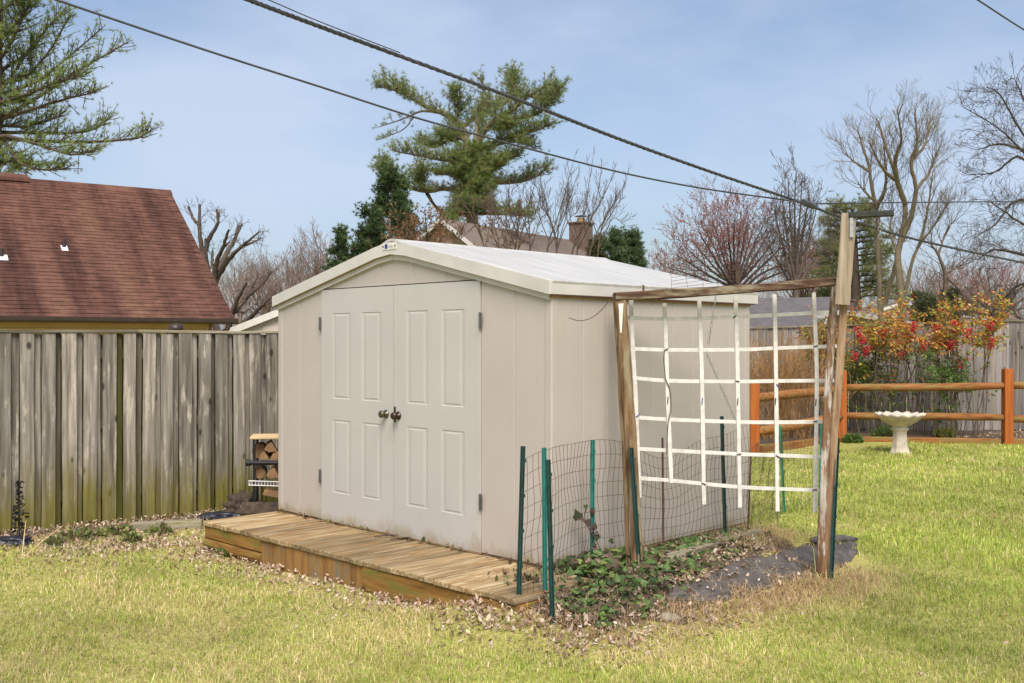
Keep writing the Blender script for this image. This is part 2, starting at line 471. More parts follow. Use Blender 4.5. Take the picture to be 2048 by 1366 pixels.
M['stem'] = plain('shrub_stem', (0.13, 0.095, 0.06), 0.9, 0.3, 8)
M['berry'] = plain('red_berries', (0.42, 0.012, 0.016), 0.35, 0.3, 20)

# ------------------------------------------------------------------ the ground
SA, CA = math.sin(math.radians(45)), math.cos(math.radians(45))
SHED = Vector((-2.003, 8.75, 0.2))          # front left corner of the shed floor
SW, SD = 3.19, 2.32                          # shed width and depth
def to_shed(x, y):
    dx, dy = np.asarray(x) - SHED.x, np.asarray(y) - SHED.y
    return dx * CA - dy * SA, dx * SA + dy * CA
def from_shed(u, v):
    return SHED.x + u * CA + v * SA, SHED.y - u * SA + v * CA
def sstep(a, b, t):
    t = np.clip((np.asarray(t, dtype=float) - a) / (b - a), 0, 1)
    return t * t * (3 - 2 * t)
def ground(x, y):
    u, v = to_shed(x, y)
    d = u - SW
    bed = 0.185 * sstep(1.15, 0.12, d) * sstep(-0.6, 0.2, d) * sstep(-1.25, -0.35, v) * sstep(3.4, 2.4, v)
    left = -0.045 * sstep(-0.5, -2.6, x)
    far = 0.06 * sstep(14.5, 19.0, y) * sstep(2.0, 7.0, x)
    return bed + left + far + 0.012 * vnoise(x, y, 1.6, 1)
def G(px, py):
    Y = 7.0
    for _ in range(40):
        x = (px - CX) / F * Y
        Y = 0.5 * Y + 0.5 * (CAMH - float(ground(x, Y))) * F / max(py - CY, 8)
    return Vector(((px - CX) / F * Y, Y, float(ground((px - CX) / F * Y, Y))))

FD = Vector((0.825, 0.565, 0)).normalized()   # left fence and the red-roofed house run this way
FN = Vector((-FD.y, FD.x, 0))
FENCE0 = Vector((-4.39, 9.08, 0))
def fence_dist(x, y):                         # metres in front of (negative) or behind the left fence
    return (np.asarray(x) - FENCE0.x) * FN.x + (np.asarray(y) - FENCE0.y) * FN.y
BF0, BF1 = Vector((3.0, 19.15, 0)), Vector((11.5, 17.75, 0))

gx = np.unique(np.concatenate([np.arange(-9, 13.01, 0.16), [-60, -40, -28, -20, -14, 17, 24, 34, 50, 70], np.linspace(-900, -90, 8), np.linspace(100, 900, 8)]))
gy = np.unique(np.concatenate([np.arange(-2, 20.01, 0.16), [-60, -25, -12, -6, 23, 27, 33, 42, 55, 70, 95], np.linspace(130, 1800, 10)]))
XX, YY = np.meshgrid(gx, gy)
ZZ = ground(XX, YY)
nx, ny = len(gx), len(gy)
gi = np.arange(nx * ny).reshape(ny, nx)
gf = np.stack([gi[:-1, :-1], gi[:-1, 1:], gi[1:, 1:], gi[1:, :-1]], axis=-1).reshape(-1, 4)
mg, nt, b = new_mat('lawn_soil')
vec = coords(nt, (1, 1, 1), False)
n1 = noise(nt, vec, 0.9, 6, 0.6); n2 = noise(nt, vec, 38, 5, 0.7)
r1 = ramp(nt, [(0.34, (0.44, 0.35, 0.14)), (0.5, (0.37, 0.345, 0.09)), (0.68, (0.28, 0.30, 0.06))])
nt.links.new(n1, r1.inputs['Fac'])
r2 = ramp(nt, [(0.3, (0.35, 0.33, 0.3)), (0.55, (1, 1, 1)), (0.8, (1.25, 1.2, 1.1))])
nt.links.new(n2, r2.inputs['Fac'])
nt.links.new(mixc(nt, 0.85, r1.outputs['Color'], r2.outputs['Color'], 'MULTIPLY'), b.inputs['Base Color'])
b.inputs['Roughness'].default_value = 0.95
bump(nt, b, n2, 0.6, 0.02)
go = mobj('lawn', mesh_np('lawn', np.stack([XX, YY, ZZ], axis=-1).reshape(-1, 3), gf), mg, smooth=True)
tag(go, kind='structure')

# bare earth: the raised bed beside the shed, the fence foot, the strip before the back fence
m_soil = plain('dark_bed_soil', (0.085, 0.058, 0.038), 0.95, 0.4, 9, 0.6)
def sheet(name, fn, nu_, nv_, lift):
    v = []; f = []
    for i in range(nu_ + 1):
        for j in range(nv_ + 1):
            x, y = fn(i / nu_, j / nv_); v.append((x, y, float(ground(x, y)) + lift))
    for i in range(nu_):
        for j in range(nv_):
            a = i * (nv_ + 1) + j; f.append((a, a + nv_ + 1, a + nv_ + 2, a + 1))
    return tag(mobj(name, mesh_py(name, v, f), m_soil, smooth=True), kind='structure')
def bed_fn(s, t):
    v_ = -0.60 + 2.75 * s
    w_ = 0.92 - 0.20 * max(v_, 0) + 0.07 * math.sin(v_ * 7) + 0.04 * math.sin(v_ * 17)
    if v_ < -0.2: w_ *= 0.75 + 0.25 * (v_ + 0.6) / 0.4
    return from_shed(SW - 0.02 + w_ * t, v_)
sheet('bed_soil', bed_fn, 60, 14, 0.007)
def foot_fn(s, t):
    p = FENCE0 + FD * (-1.4 + 4.6 * s) - FN * ((0.30 + 0.07 * math.sin(s * 23) + 0.05 * math.sin(s * 51)) * t - 0.05)
    return p.x, p.y
sheet('fence_foot_soil', foot_fn, 70, 6, 0.006)
def back_fn(s, t):
    p = BF0.lerp(BF1, s); y0 = 16.75 + 0.1 * math.sin(s * 9) - 0.9 * max(0, 0.25 - s) * 4
    return p.x, p.y + 0.1 + (y0 - p.y - 0.1) * t
sheet('back_bed_soil', back_fn, 50, 14, 0.007)

# ------------------------------------------------------------------ the shed
SROT = math.radians(-45)
shed = thing('garden_shed', SHED, 'beige vinyl garden shed with double doors and white gabled roof', 'shed', SROT)
EAVE, RIDGE = 1.80, 2.165                     # underside of the roof at the wall and at the middle
def roof_z(u):
    return EAVE + (RIDGE - EAVE) * (1 - abs(u - SW / 2) / (SW / 2))
D0, D1, DZ = 0.656, 2.536, 1.875              # door opening
def front_panel(u0, u1, z0):
    g = 0.0012; c = 0.003
    pts = [(u0 + g, z0), (u1 - g, z0), (u1 - g, roof_z(u1))]
    if u0 < SW / 2 < u1: pts.append((SW / 2, RIDGE))
    pts.append((u0 + g, roof_z(u0)))
    me = prism_mesh('wall_panel', pts, 'y', 0.0, 0.035)
    bm = bmesh.new(); bm.from_mesh(me)
    es = [e for e in bm.edges if all(v.co.y < 0.001 for v in e.verts) and abs(e.verts[0].co.x - e.verts[1].co.x) < 1e-4]
    bmesh.ops.bevel(bm, geom=es, offset=c, segments=1, affect='EDGES')
    bm.to_mesh(me); bm.free()
    return me
for u0, u1, z0 in [(0.03, 0.33, 0.012), (0.33, D0, 0.012), (D1, 2.86, 0.012), (2.86, SW - 0.06, 0.012),
                   (D0, 1.03, DZ), (1.03, 1.42, DZ), (1.42, 1.81, DZ), (1.81, 2.18, DZ), (2.18, D1, DZ)]:
    mobj('wall_panel', front_panel(u0, u1, z0), M['shed_wall'], shed)
bx('back_wall', 0.02, SW - 0.02, SD - 0.035, SD, 0.01, EAVE, M['shed_wall'], shed, 0.0)
mobj('gable_end', prism_mesh('gable_end', [(0.02, EAVE), (SW - 0.02, EAVE), (SW / 2, RIDGE)], 'y', SD - 0.03, SD - 0.002), M['shed_wall'], shed)
npan = 9
pw = (SD - 0.06 - 0.04) / npan
side_me = box_mesh('wall_panel', -0.035, 0.0, 0.0012, pw - 0.0012, 0.012, EAVE - 0.005, 0.003)
for s, ux in ((1, SW), (-1, 0.035)):
    for i in range(npan):
        mobj('wall_panel', side_me, M['shed_wall'], shed, (ux, 0.06 + i * pw, 0))
for ux, uy in ((SW, 0), (0, 0), (SW, SD), (0, SD)):      # rounded corner posts
    me = box_mesh('corner_post', -0.034, 0.034, -0.034, 0.034, 0.008, EAVE + 0.012, 0.012, 3)
    mobj('corner_post', me, M['shed_wall'], shed, (ux + (-0.03 if ux else 0.03), uy + (0.03 if uy == 0 else -0.03), 0))
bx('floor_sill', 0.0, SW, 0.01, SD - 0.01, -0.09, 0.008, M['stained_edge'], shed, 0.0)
# doors
LW = (D1 - D0) / 2
def door_leaf(u0, u1, flip):
    W = u1 - u0 - 0.006; H = DZ - 0.018
    cols = [(0.15, 0.40), (0.54, 0.79)]
    if flip: cols = [(W - b_, W - a_) for a_, b_ in cols[::-1]]
    rows = [(0.235, 0.815), (0.985, 1.665)]
    xs = [0, cols[0][0], cols[0][1], cols[1][0], cols[1][1], W]
    zs = [0, rows[0][0], rows[0][1], rows[1][0], rows[1][1], H]
    v = []; f = []
    for z in zs:
        for x in xs: v.append((x, 0, z))
    for j in range(5):
        for i in range(5):
            if i in (1, 3) and j in (1, 3): continue
            a = j * 6 + i; f.append((a, a + 1, a + 7, a + 6))
    n = len(v)
    v += [(0, 0.035, 0), (W, 0.035, 0), (W, 0.035, H), (0, 0.035, H)]
    f += [(n, n + 3, n + 2, n + 1), (0, 30, n + 3, n), (5, n + 1, n + 2, 35), (0, n, n + 1, 5), (30, 35, n + 2, n + 3)]
    leaf = mobj('door', mesh_py('door', v, f), M['shed_door'], shed, (u0 + 0.003, -0.012, 0.010))
    for x0, x1 in cols:
        for z0, z1 in rows:
            pv = []; prof = [(0, 0, 0.0), (0.022, 0.0045, 0.0034), (0.030, 0.012, 0.0034), (0.056, 0.021, 0.0003)]
            for ix_, iz_, dep in prof:
                pv += [(x0 + ix_, dep, z0 + iz_), (x1 - ix_, dep, z0 + iz_), (x1 - ix_, dep, z1 - iz_), (x0 + ix_, dep, z1 - iz_)]
            pf = [(12, 13, 14, 15)]
            for k in range(3):
                for q in range(4):
                    a, b2 = k * 4 + q, k * 4 + (q + 1) % 4
                    pf.append((a, b2, b2 + 4, a + 4))
            mobj('panel', mesh_py('panel', pv, pf), M['shed_door'], leaf)
    return leaf, W
dl, W = door_leaf(D0, D0 + LW, False)
dr, W = door_leaf(D0 + LW, D1, True)
knob_prof = [(0.031, 0.0), (0.031, 0.006), (0.012, 0.010), (0.012, 0.028), (0.024, 0.034), (0.029, 0.046), (0.025, 0.058), (0.012, 0.062)]
for leaf, x, m, z in ((dl, W - 0.085, M['brass'], 0.895), (dr, 0.055, M['bronze'], 0.89)):
    k = mobj('knob', lathe_mesh('knob', knob_prof, 18), m, leaf, (x, 0, z), (math.radians(90), 0, 0), True)
tag(dl.children[-1], 'tarnished brass knob')
hasp = bx('latch_plate', 0.004, 0.024, -0.006, -0.001, 0.84, 0.955, M['bronze'], dr, 0.001)
for leaf, x in ((dl, -0.012), (dr, W + 0.012)):
    for z in (0.35, 1.585):
        h = bx('hinge', x - 0.014, x + 0.014, -0.010, -0.001, z - 0.052, z + 0.052, M['hinge'], leaf, 0.002)
        mobj('pin', lathe_mesh('pin', [(0.005, 0), (0.0065, 0.003), (0.0065, 0.107), (0.005, 0.11)], 8), M['hinge'], h, (x, -0.012, z - 0.055))
bx('threshold', D0, D1, -0.010, 0.02, -0.001, 0.009, M['stained_edge'], shed, 0.0)
bx('door_gap_shade', D0 - 0.005, D1 + 0.005, 0.03, 0.045, 0.01, DZ + 0.01, M['black_gap'], shed, 0.0)  # black sheet added as painted shade behind the door gaps
# roof: seven long panels a side, each a little cambered, on the slope
OH_F, OH_B, OH_S = 0.032, 0.07, 0.026
slope = math.atan2(RIDGE - EAVE, SW / 2)
L_s = (SW / 2) / math.cos(slope) + OH_S
nrp = 8
rpw = (SD + OH_F + OH_B) / nrp
rp_me = box_mesh('roof_panel', 0, L_s, 0.001, rpw - 0.001, 0.0, 0.042, 0.004)
for s in (1, -1):
    for i in range(nrp):
        if s > 0: o = mobj('roof_panel', rp_me, M['shed_roof'], shed, (SW / 2, -OH_F + i * rpw, RIDGE + 0.004), (0, slope, 0))
        else: o = mobj('roof_panel', rp_me, M['shed_roof'], shed, (SW / 2, -OH_F + (i + 1) * rpw, RIDGE + 0.004), (0, slope, math.pi))
ridge = mobj('ridge_cap', prism_mesh('ridge_cap', [(-0.10, 0.024), (-0.045, 0.046), (0, 0.052), (0.045, 0.046), (0.10, 0.024), (0.1, 0.012), (0, 0.036), (-0.1, 0.012)], 'y', -OH_F - 0.004, SD + OH_B + 0.003), M['shed_roof'], shed, (SW / 2, 0, RIDGE))
def rake(name, y0, y1, top, bot, mat, u_end, split=0.0):
    for s in (-1, 1):
        n_ = 9; up = []; lo = []
        for i in range(n_ + 1):
            t = i / n_; du = t * (SW / 2 + u_end)
            z = RIDGE - du * math.tan(slope)
            rd = 0.020 * max(0, 1 - du / 0.16) ** 2
            up.append((SW / 2 + s * (du if i else split * 0.5), z + top - rd)); lo.append((SW / 2 + s * (du if i else split * 0.5), z + bot - rd))
        mobj(name, prism_mesh(name, up + lo[::-1], 'y', y0, y1), mat, shed)
for y0, y1 in ((-OH_F - 0.018, -OH_F - 0.0005), (SD + OH_B + 0.0005, SD + OH_B + 0.018)):
    rake('rake_fascia', y0, y1, 0.040, -0.046, M['shed_trim'], OH_S - 0.004, 0.004)
rake('rake_trim', -0.022, -0.0005, -0.012, -0.085, M['shed_trim'], -0.004, 0.004)
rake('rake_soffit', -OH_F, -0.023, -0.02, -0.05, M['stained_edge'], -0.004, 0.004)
for s in (-1, 1):                                 # eave fascia with its serrated edges
    xe = SW + OH_S if s > 0 else -OH_S
    ze = EAVE - OH_S * math.tan(slope)
    x0, x1 = (xe - 0.014, xe + 0.004) if s > 0 else (xe - 0.004, xe + 0.014)
    e = bx('eave_fascia', x0, x1, -OH_F - 0.012, SD + OH_B + 0.012, ze - 0.045, ze + 0.036, M['shed_trim'], shed, 0.003)
    bm = bmesh.new()
    for i in range(118):
        y = -OH_F + 0.012 + i * (SD + OH_F + OH_B - 0.03) / 118
        for zz in (ze + 0.0365, ze - 0.052):
            xx = xe - 0.010 if s > 0 else xe - 0.004
            box_bm(bm, xx - 0.004, xx + 0.016, y, y + 0.010, zz, zz + 0.0065)
    me = bpy.data.meshes.new('serration'); bm.to_mesh(me); bm.free()
    t = mobj('serration', me, M['rust'], e); tag(t, kind='stuff')
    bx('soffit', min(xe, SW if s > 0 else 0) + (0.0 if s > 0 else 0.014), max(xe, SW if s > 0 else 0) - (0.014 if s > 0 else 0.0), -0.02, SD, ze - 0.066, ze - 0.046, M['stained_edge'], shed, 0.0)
    bx('joint_clip', xe - 0.012, xe + 0.010, -OH_F + 0.93, -OH_F + 0.945, ze - 0.03, ze + 0.05, M['rust'], shed, 0.001)
# maker's plate on the peak: blue emblem and grey lettering strokes too small to read
pl = bx('maker_plate', -0.085, 0.085, -0.004, 0.0, -0.024, 0.026, M['white_slat'], shed, 0.001, (SW / 2 - 0.0, -OH_F - 0.0185, RIDGE - 0.008))
bx('emblem', -0.050, -0.020, -0.0022, 0.0, -0.015, 0.018, M['blue'], pl, 0.0, (0, -0.0042, 0))
for i in range(7):
    bx('letter_stroke', -0.014 + i * 0.009, -0.009 + i * 0.009, -0.0015, 0.0, -0.007, 0.012 if i in (0, 4) else 0.006, M['greyprint'], pl, 0.0, (0, -0.0042, 0))
for x in (-0.072, 0.072):
    mobj('screw', lathe_mesh('screw', [(0.007, 0), (0.007, 0.003), (0.004, 0.005)], 10), M['black_gap'], pl, (x, -0.0042, 0.002), (math.radians(90), 0, 0))

# ------------------------------------------------------------------ the deck in front of the doors
DL, DD = 3.57, 0.69
deck = thing('wooden_deck', SHED, 'low weathered wooden deck platform in front of the shed doors', 'deck', SROT)
deck_mes = []
for k in range(5):
    r_ = random.Random(k)
    me = box_mesh('plank', 0.0, 0.1365, -DD - 0.012, -0.016, -0.036, -0.002, 0.004)
    for v in me.vertices: v.co.z += r_.uniform(-0.0015, 0.0015)
    deck_mes.append(me)
nb = 25; bw = DL / nb
for i in range(nb):
    o = mobj('plank', deck_mes[i % 5], M['deck'], deck, (i * bw, rnd.uniform(-0.006, 0.006), rnd.uniform(-0.003, 0.0025)))
    o.rotation_euler = (0, rnd.uniform(-0.01, 0.01), rnd.uniform(-0.003, 0.003))
bx('front_board', 0.004, 0.86, -DD, -DD + 0.035, -0.135, -0.039, M['deck_face'], deck, 0.004)
o = bx('front_panel', 0.864, 2.10, -DD + 0.003, -DD + 0.022, -0.36, -0.039, M['ply_face'], deck, 0.002); tag(o, 'plywood face with peeling paint')
bx('front_board', 2.104, DL - 0.006, -DD, -DD + 0.038, -0.20, -0.039, M['deck_face'], deck, 0.004)
rt = mobj('round_timber', smooth_tube_mesh('round_timber', [(0.0, 0, 0), (0.42, 0, 0.002), (0.86, 0, 0)], 0.042, 12), M['deck_face'], deck, (0.0, -DD + 0.022, -0.182))
bx('lower_board', 0.0, 0.40, -DD + 0.012, -DD + 0.04, -0.33, -0.226, M['deck_face'], deck, 0.004)
bx('end_board', 0.0, 0.036, -DD + 0.039, 0.05, -0.30, -0.039, M['deck_face'], deck, 0.004)
bx('end_board', DL - 0.04, DL - 0.004, -DD + 0.041, -0.02, -0.20, -0.039, M['deck_face'], deck, 0.004)

# ------------------------------------------------------------------ left board fence
fence_rz = math.atan2(FD.y, FD.x)
fence = thing('board_fence', FENCE0 + Vector((0, 0, -0.06)), 'tall weathered grey board fence with mossy foot left of the shed', 'fence', fence_rz)
FH = 1.80
fmes = []
for k in range(6):
    r_ = random.Random(50 + k)
    w_ = r_.uniform(0.108, 0.122)
    bm = bmesh.new(); box_bm(bm, 0, w_, -0.018, 0, 0, FH - 0.02)
    bmesh.ops.subdivide_edges(bm, edges=[e for e in bm.edges if abs(e.verts[0].co.z - e.verts[1].co.z) > 1], cuts=5)
    for v in bm.verts:
        v.co.x += r_.uniform(-0.003, 0.003) ; v.co.y += r_.uniform(-0.003, 0.003)
    me = bpy.data.meshes.new('board'); bm.to_mesh(me); bm.free(); fmes.append(me)
pitch = 0.176
for i in range(-7, 27):
    x = i * pitch
    mossy = (i == 4)
    mt = M['fence_grey']
    me_b = fmes[(i * 5 + 2) % 6].copy(); me_b.materials.clear()
    o = mobj('board', me_b, M['fence_moss'] if mossy else (M['fence_dark'] if i % 4 == 1 else M['fence_grey']), fence, (x + 0.056 + rnd.uniform(-0.003, 0.003), 0.012, rnd.uniform(0, 0.02)))
    bx('rear_board', x + 0.10, x + 0.24, 0.052, 0.068, 0, FH - 0.03, M['fence_dark'], fence, 0.0)  # dark backing layer added so the gaps between boards look shaded
    o.rotation_euler = (0, rnd.uniform(-0.004, 0.004), 0)
    me_f = fmes[(i * 7) % 6].copy(); me_f.materials.clear()
    o = mobj('board', me_f, M['fence_grey'], fence, (x + rnd.uniform(-0.006, 0.006), -0.021 - rnd.uniform(0, 0.004), rnd.uniform(0, 0.02)))
    o.rotation_euler = (0, rnd.uniform(-0.005, 0.005), rnd.uniform(-0.02, 0.02))
for x0 in (-1.4, 1.02, 3.44):
    mobj('cap_board', sweep_mesh('cap_board', [(x0 + t * 0.484, -0.004, FH + 0.004 + 0.004 * math.sin(t * 1.9 + x0)) for t in range(6)], 0.026, 0.092, Vector((0, 0, 1)), 0.06, random.Random(int(x0 * 10))), M['fence_cap'], fence)
for z in (0.25, 0.9, 1.55):
    bx('stringer', -1.4, 4.8, 0.016, 0.050, z, z + 0.085, M['fence_dark'], fence, 0.0)
for x in (-1.2, 1.2, 3.6):
    bx('post', x, x + 0.089, 0.072, 0.16, -0.2, FH - 0.03, M['fence_dark'], fence, 0.0)

# ------------------------------------------------------------------ back board fence
bd = (BF1 - BF0); bl = bd.length; brz = math.atan2(bd.y, bd.x)
bfence = thing('board_fence', BF0, 'long grey board fence along the back behind the berry shrubs', 'fence', brz)
nbk = int(bl / 0.145)
bmes = [box_mesh('board', 0, 0.138, -0.018, 0, 0, 1.92, 0.003) for k in range(3)]
def btop(t): return 1.86 + 0.22 * t
for i in range(nbk):
    t = i / nbk
    o = mobj('board', bmes[i % 3], M['fence_back'], bfence, (i * 0.145, rnd.choice((0, -0.012)) + rnd.uniform(-0.004, 0.004), btop(t) - 1.93 + rnd.uniform(-0.01, 0.005)))
    o.rotation_euler = (0, rnd.uniform(-0.006, 0.006), 0)
for k in range(3):
    a, b_ = k / 3, (k + 1) / 3
    mobj('cap_board', sweep_mesh('cap_board', [(bl * a, -0.01, btop(a) + 0.006), (bl * b_ - 0.004, -0.01, btop(b_) + 0.006)], 0.028, 0.10, Vector((0, 0, 1))), M['fence_cap'], bfence)

# ------------------------------------------------------------------ split rail fence
RP = [G(1508, 906), G(1683, 884), G(2015, 889), G(2370, 893)]
rail = thing('split_rail_fence', RP[1], 'orange stained two rail post fence in front of the back fence', 'fence')
tops = [1.04, 1.16, 1.20, 1.20]
for p, h in zip(RP, tops):
    mobj('post', box_mesh('post', -0.07, 0.07, -0.065, 0.065, -0.1, h, 0.014, 2), M['post_orange'], rail, p - RP[1])
def rail_between(p, q, zp, zq, r):
    p, q = p.copy(), q.copy(); p.z += zp; q.z += zq
    pts = []; rad = []
    for i in range(9):
        t = i / 8; c = p.lerp(q, t) - RP[1]; c.z += 0.008 * math.sin(t * 5 + zp * 9)
        pts.append(c); rad.append(r * (0.72 + 0.28 * math.sin(math.pi * (0.08 + 0.84 * t)) ** 0.5) * (1 + 0.05 * math.sin(t * 17 + zq)))
    d = (q - p).normalized(); rz = math.atan2(d.y, d.x)
    o = mobj('rail', smooth_tube_mesh('rail', pts, rad, 10), M['rail_orange'], rail, smooth=True)
rail_between(RP[0], RP[1], 0.80, 0.86, 0.072); rail_between(RP[0], RP[1], 0.31, 0.40, 0.075)
rail_between(RP[1], RP[2], 0.87, 0.93, 0.065); rail_between(RP[1], RP[2], 0.43, 0.42, 0.062)
rail_between(RP[2], RP[3], 0.93, 0.93, 0.066); rail_between(RP[2], RP[3], 0.41, 0.42, 0.066)
def timber(name, p, q, w, h, label, mat, cat='timber'):
    p, q = Vector(p), Vector(q); d = q - p; L = d.length
    o = mobj(name, box_mesh(name, 0, L, -w / 2, w / 2, -0.05, h, 0.012, 2), mat, None, p, (0, -math.asin(max(-1, min(1, d.z / L))), math.atan2(d.y, d.x)))
    return tag(o, label, cat)
timber('edging_timber', RP[0] + Vector((0.1, 0.02, 0)), RP[1] + Vector((-0.1, 0.02, 0)), 0.1, 0.105, 'orange edging timber on the lawn under the slanting rails', M['rail_orange'])
timber('edging_timber', RP[1] + Vector((0.1, 0.05, 0)), RP[2] + Vector((-0.1, 0.03, 0)), 0.09, 0.085, 'orange edging timber behind the bird bath foot', M['rail_orange'])
timber('edging_timber', RP[2] + Vector((0.1, 0.05, 0)), RP[3] + Vector((-0.1, 0.03, 0)), 0.09, 0.085, 'orange edging timber right of the last rail post', M['rail_orange'])

# ------------------------------------------------------------------ arbor frame (two leaning posts and a beam)
AL, AR = G(1274, 1148), G(1641, 1162)
arbor = thing('wooden_arbor', AL, 'old leaning wooden arbor of two posts and a crossbeam beside the shed', 'arbor')
ra = random.Random(5)
def apost(name, base, top, w, t, mat, n=9, bow=0.012, jit=0.07, below=0.15, side=(0.99, -0.12, 0)):
    pts = []
    d = (top - base).normalized()
    base = base - d * below
    for i in range(n + 1):
        t_ = i / n; p = base.lerp(top, t_); p.x += bow * math.sin(math.pi * t_) + ra.uniform(-0.003, 0.003)
        pts.append(p - AL)
    return mobj(name, sweep_mesh(name, pts, w, t, Vector(side).normalized(), jit, ra), mat, arbor)
LT = P(1241, 603, 6.72); RT = P(1670, 566, 6.86)
apost('post', AL, LT, 0.076, 0.08, M['arbor_moss'])
sp_ = P(1230, 606, 6.75)
apost('post_strip', AL + Vector((-0.055, 0.03, 0)), sp_, 0.03, 0.07, M['arbor_moss'], jit=0.1)
apost('post', AR + Vector((-0.002, 0, 0)), RT, 0.054, 0.085, M['arbor'], bow=-0.008, side=(0.95, -0.30, 0))
apost('post_strip', AR + Vector((0.042, -0.004, 0)), P(1690, 590, 6.83), 0.052, 0.085, M['arbor_tan'], bow=-0.010, side=(0.95, -0.30, 0))
mobj('beam', sweep_mesh('beam', [P(1229, 594, 6.72).lerp(P(1681, 563, 6.86), i / 10) + Vector((0, 0, -0.02 * math.sin(math.pi * i / 10) * (0.4 if i else 1))) - AL for i in range(11)], 0.058, 0.09, Vector((0, 0, 1)), 0.12, ra), M['arbor_beam'], arbor)
e0, e1 = P(1684, 610, 6.76), P(1698, 428, 6.76)
apost('extension_post', e0, e1, 0.096, 0.05, M['arbor_grey'], jit=0.03, below=0.0, bow=0.0, side=(0.95, -0.30, 0))
mobj('hanging_arm', sweep_mesh('hanging_arm', [P(1697, 431, 6.74) - AL, P(1740, 429, 6.72) - AL, P(1786, 427, 6.70) - AL], 0.036, 0.05, Vector((0, 0, 1)), 0.08, ra), M['dark_green_wood'], arbor)
mobj('bracket', box_mesh('bracket', -0.012, 0.012, -0.004, 0.0, -0.13, 0.0, 0.002), M['galv'], arbor, P(1703, 436, 6.715) - AL)
mobj('wood_chip', prism_mesh('wood_chip', [(-0.017, 0), (0.016, 0.004), (0.004, -0.19), (-0.006, -0.19)], 'y', -0.004, 0.004), M['white_slat'], arbor, P(1242, 608, 6.66) - AL)

def chain_segs(p, q, n, r=0.012, wr=0.0022):
    segs = []
    p, q = Vector(p), Vector(q); d = (q - p) / n; dn = d.normalized()
    for i in range(n):
        c = p + d * (i + 0.5); s = Vector((1, 0, 0)) if i % 2 else Vector((0, 1, 0))
        pts = [c + dn * (d.length * 0.62 * math.cos(a)) + s * (r * math.sin(a)) for a in [2 * math.pi * k / 8 for k in range(9)]]
        for k in range(8): segs.append((*pts[k], wr, *pts[k + 1], wr))
    return segs
o = tubes('hanging_chain', chain_segs(P(1759, 432, 6.71), P(1760, 478, 6.71), 6, 0.010), M['galv'], k=4)
tag(o, 'short steel chain hanging from the dark arm on the tall post', 'chain')
cs = chain_segs(P(1432, 590, 7.14), P(1417, 688, 7.2), 12, 0.008, 0.0018) + chain_segs(P(1412, 705, 7.2), P(1474, 848, 7.2), 18, 0.008, 0.0018)
o = tubes('trellis_chain', cs[:96], M['galv'], k=4); tag(o, 'short thin chain hanging from the beam behind the white trellis', 'chain')
o = tubes('trellis_chain', cs[96:], M['galv'], k=4); tag(o, 'slanting thin chain across the lower trellis squares by the shed wall', 'chain')

# ------------------------------------------------------------------ white lath trellis
def TP(cx_, cy_, off=0.0):                       # on the plane through the two posts
    px, py = 1000 + cx_ * 0.3516, 540 + cy_ * 0.3516
    k = (px - CX) / F
    Y = 6.70 / (1 - 0.165 * k) + off
    return P(px, py, Y)
T0 = TP(1250, 750)
trellis = thing('garden_trellis', (T0.x, T0.y, T0.z), 'white lath grid trellis hanging between the two arbor posts', 'trellis')
verts_ = [[(745, 165), (755, 450), (768, 650), (782, 1000), (795, 1295)], [(935, 190), (945, 450), (955, 750), (975, 1212)],
          [(1133, 165), (1143, 450), (1150, 700), (1160, 1334)], [(1340, 155), (1348, 450), (1355, 800), (1365, 1352)],
          [(1561, 140), (1567, 430), (1571, 700), (1578, 1374)], [(1785, 130), (1797, 430), (1802, 700), (1790, 1380)]]
hors_ = [[(712, 272), (950, 281), (1330, 268), (1560, 258), (1893, 240)], [(722, 448), (950, 456), (1350, 455), (1570, 446), (1930, 434)],
         [(733, 612), (960, 632), (1350, 636), (1580, 633), (1900, 630)], [(752, 838), (960, 852), (1350, 866), (1580, 868), (1858, 864)],
         [(770, 1018), (960, 1028), (1350, 1048), (1580, 1056), (1842, 1066)], [(795, 1186), (965, 1198), (1160, 1218), (1365, 1236), (1575, 1246), (1825, 1254)]]
rt_ = random.Random(9)
for vl in verts_:
    pts = [TP(a, b_) - T0 for a, b_ in catmull(vl, 10)]
    mobj('slat', sweep_mesh('slat', pts, 0.028, 0.009, Vector((1, 0.165, 0)).normalized(), 0.05, rt_), M['white_slat'], trellis)
for hl in hors_:
    pts = [TP(a, b_, 0.012) - T0 for a, b_ in catmull(hl, 10)]
    mobj('slat', sweep_mesh('slat', pts, 0.025, 0.008, Vector((0, 0, 1)), 0.05, rt_), M['white_slat'], trellis)
for (a, b_, ang) in [(1335, 268, 0.7), (1350, 634, -0.2), (1150, 748, 1.5), (1353, 750, 1.5), (1567, 748, 1.5), (1797, 755, 1.5), (955, 742, 1.5), (1795, 434, 0.3), (785, 830, 0.6), (1580, 660, -0.9), (1580, 1062, -0.5), (1160, 1218, -0.4), (1360, 1050, 0.2), (1790, 1252, 0.2), (1795, 862, 0.2), (945, 455, 0.5)]:
    c = TP(a, b_, -0.009) - T0; dv = Vector((math.cos(ang), 0, math.sin(ang))) * (0.024 if abs(ang) > 1 else 0.015)
    o = tubes('tie', [(*(c - dv), 0.0035, *(c + dv), 0.0035)], M['blue'] if (a, b_) in ((1150, 748), (785, 830), (1580, 660)) else M['black_gap'], trellis, 5)
wl = [TP(a, b_, -0.012) - T0 for a, b_ in catmull([(935, 460), (932, 520), (942, 620), (965, 680), (972, 790), (955, 880), (948, 1050)], 24)]
mobj('hanging_wire', smooth_tube_mesh('hanging_wire', wl, 0.0032, 5), M['wire'], trellis)
wp = [P(a, b_, 6.45) for a, b_ in catmull([(1226, 590), (1208, 615), (1185, 635), (1160, 642), (1137, 636)], 16)]
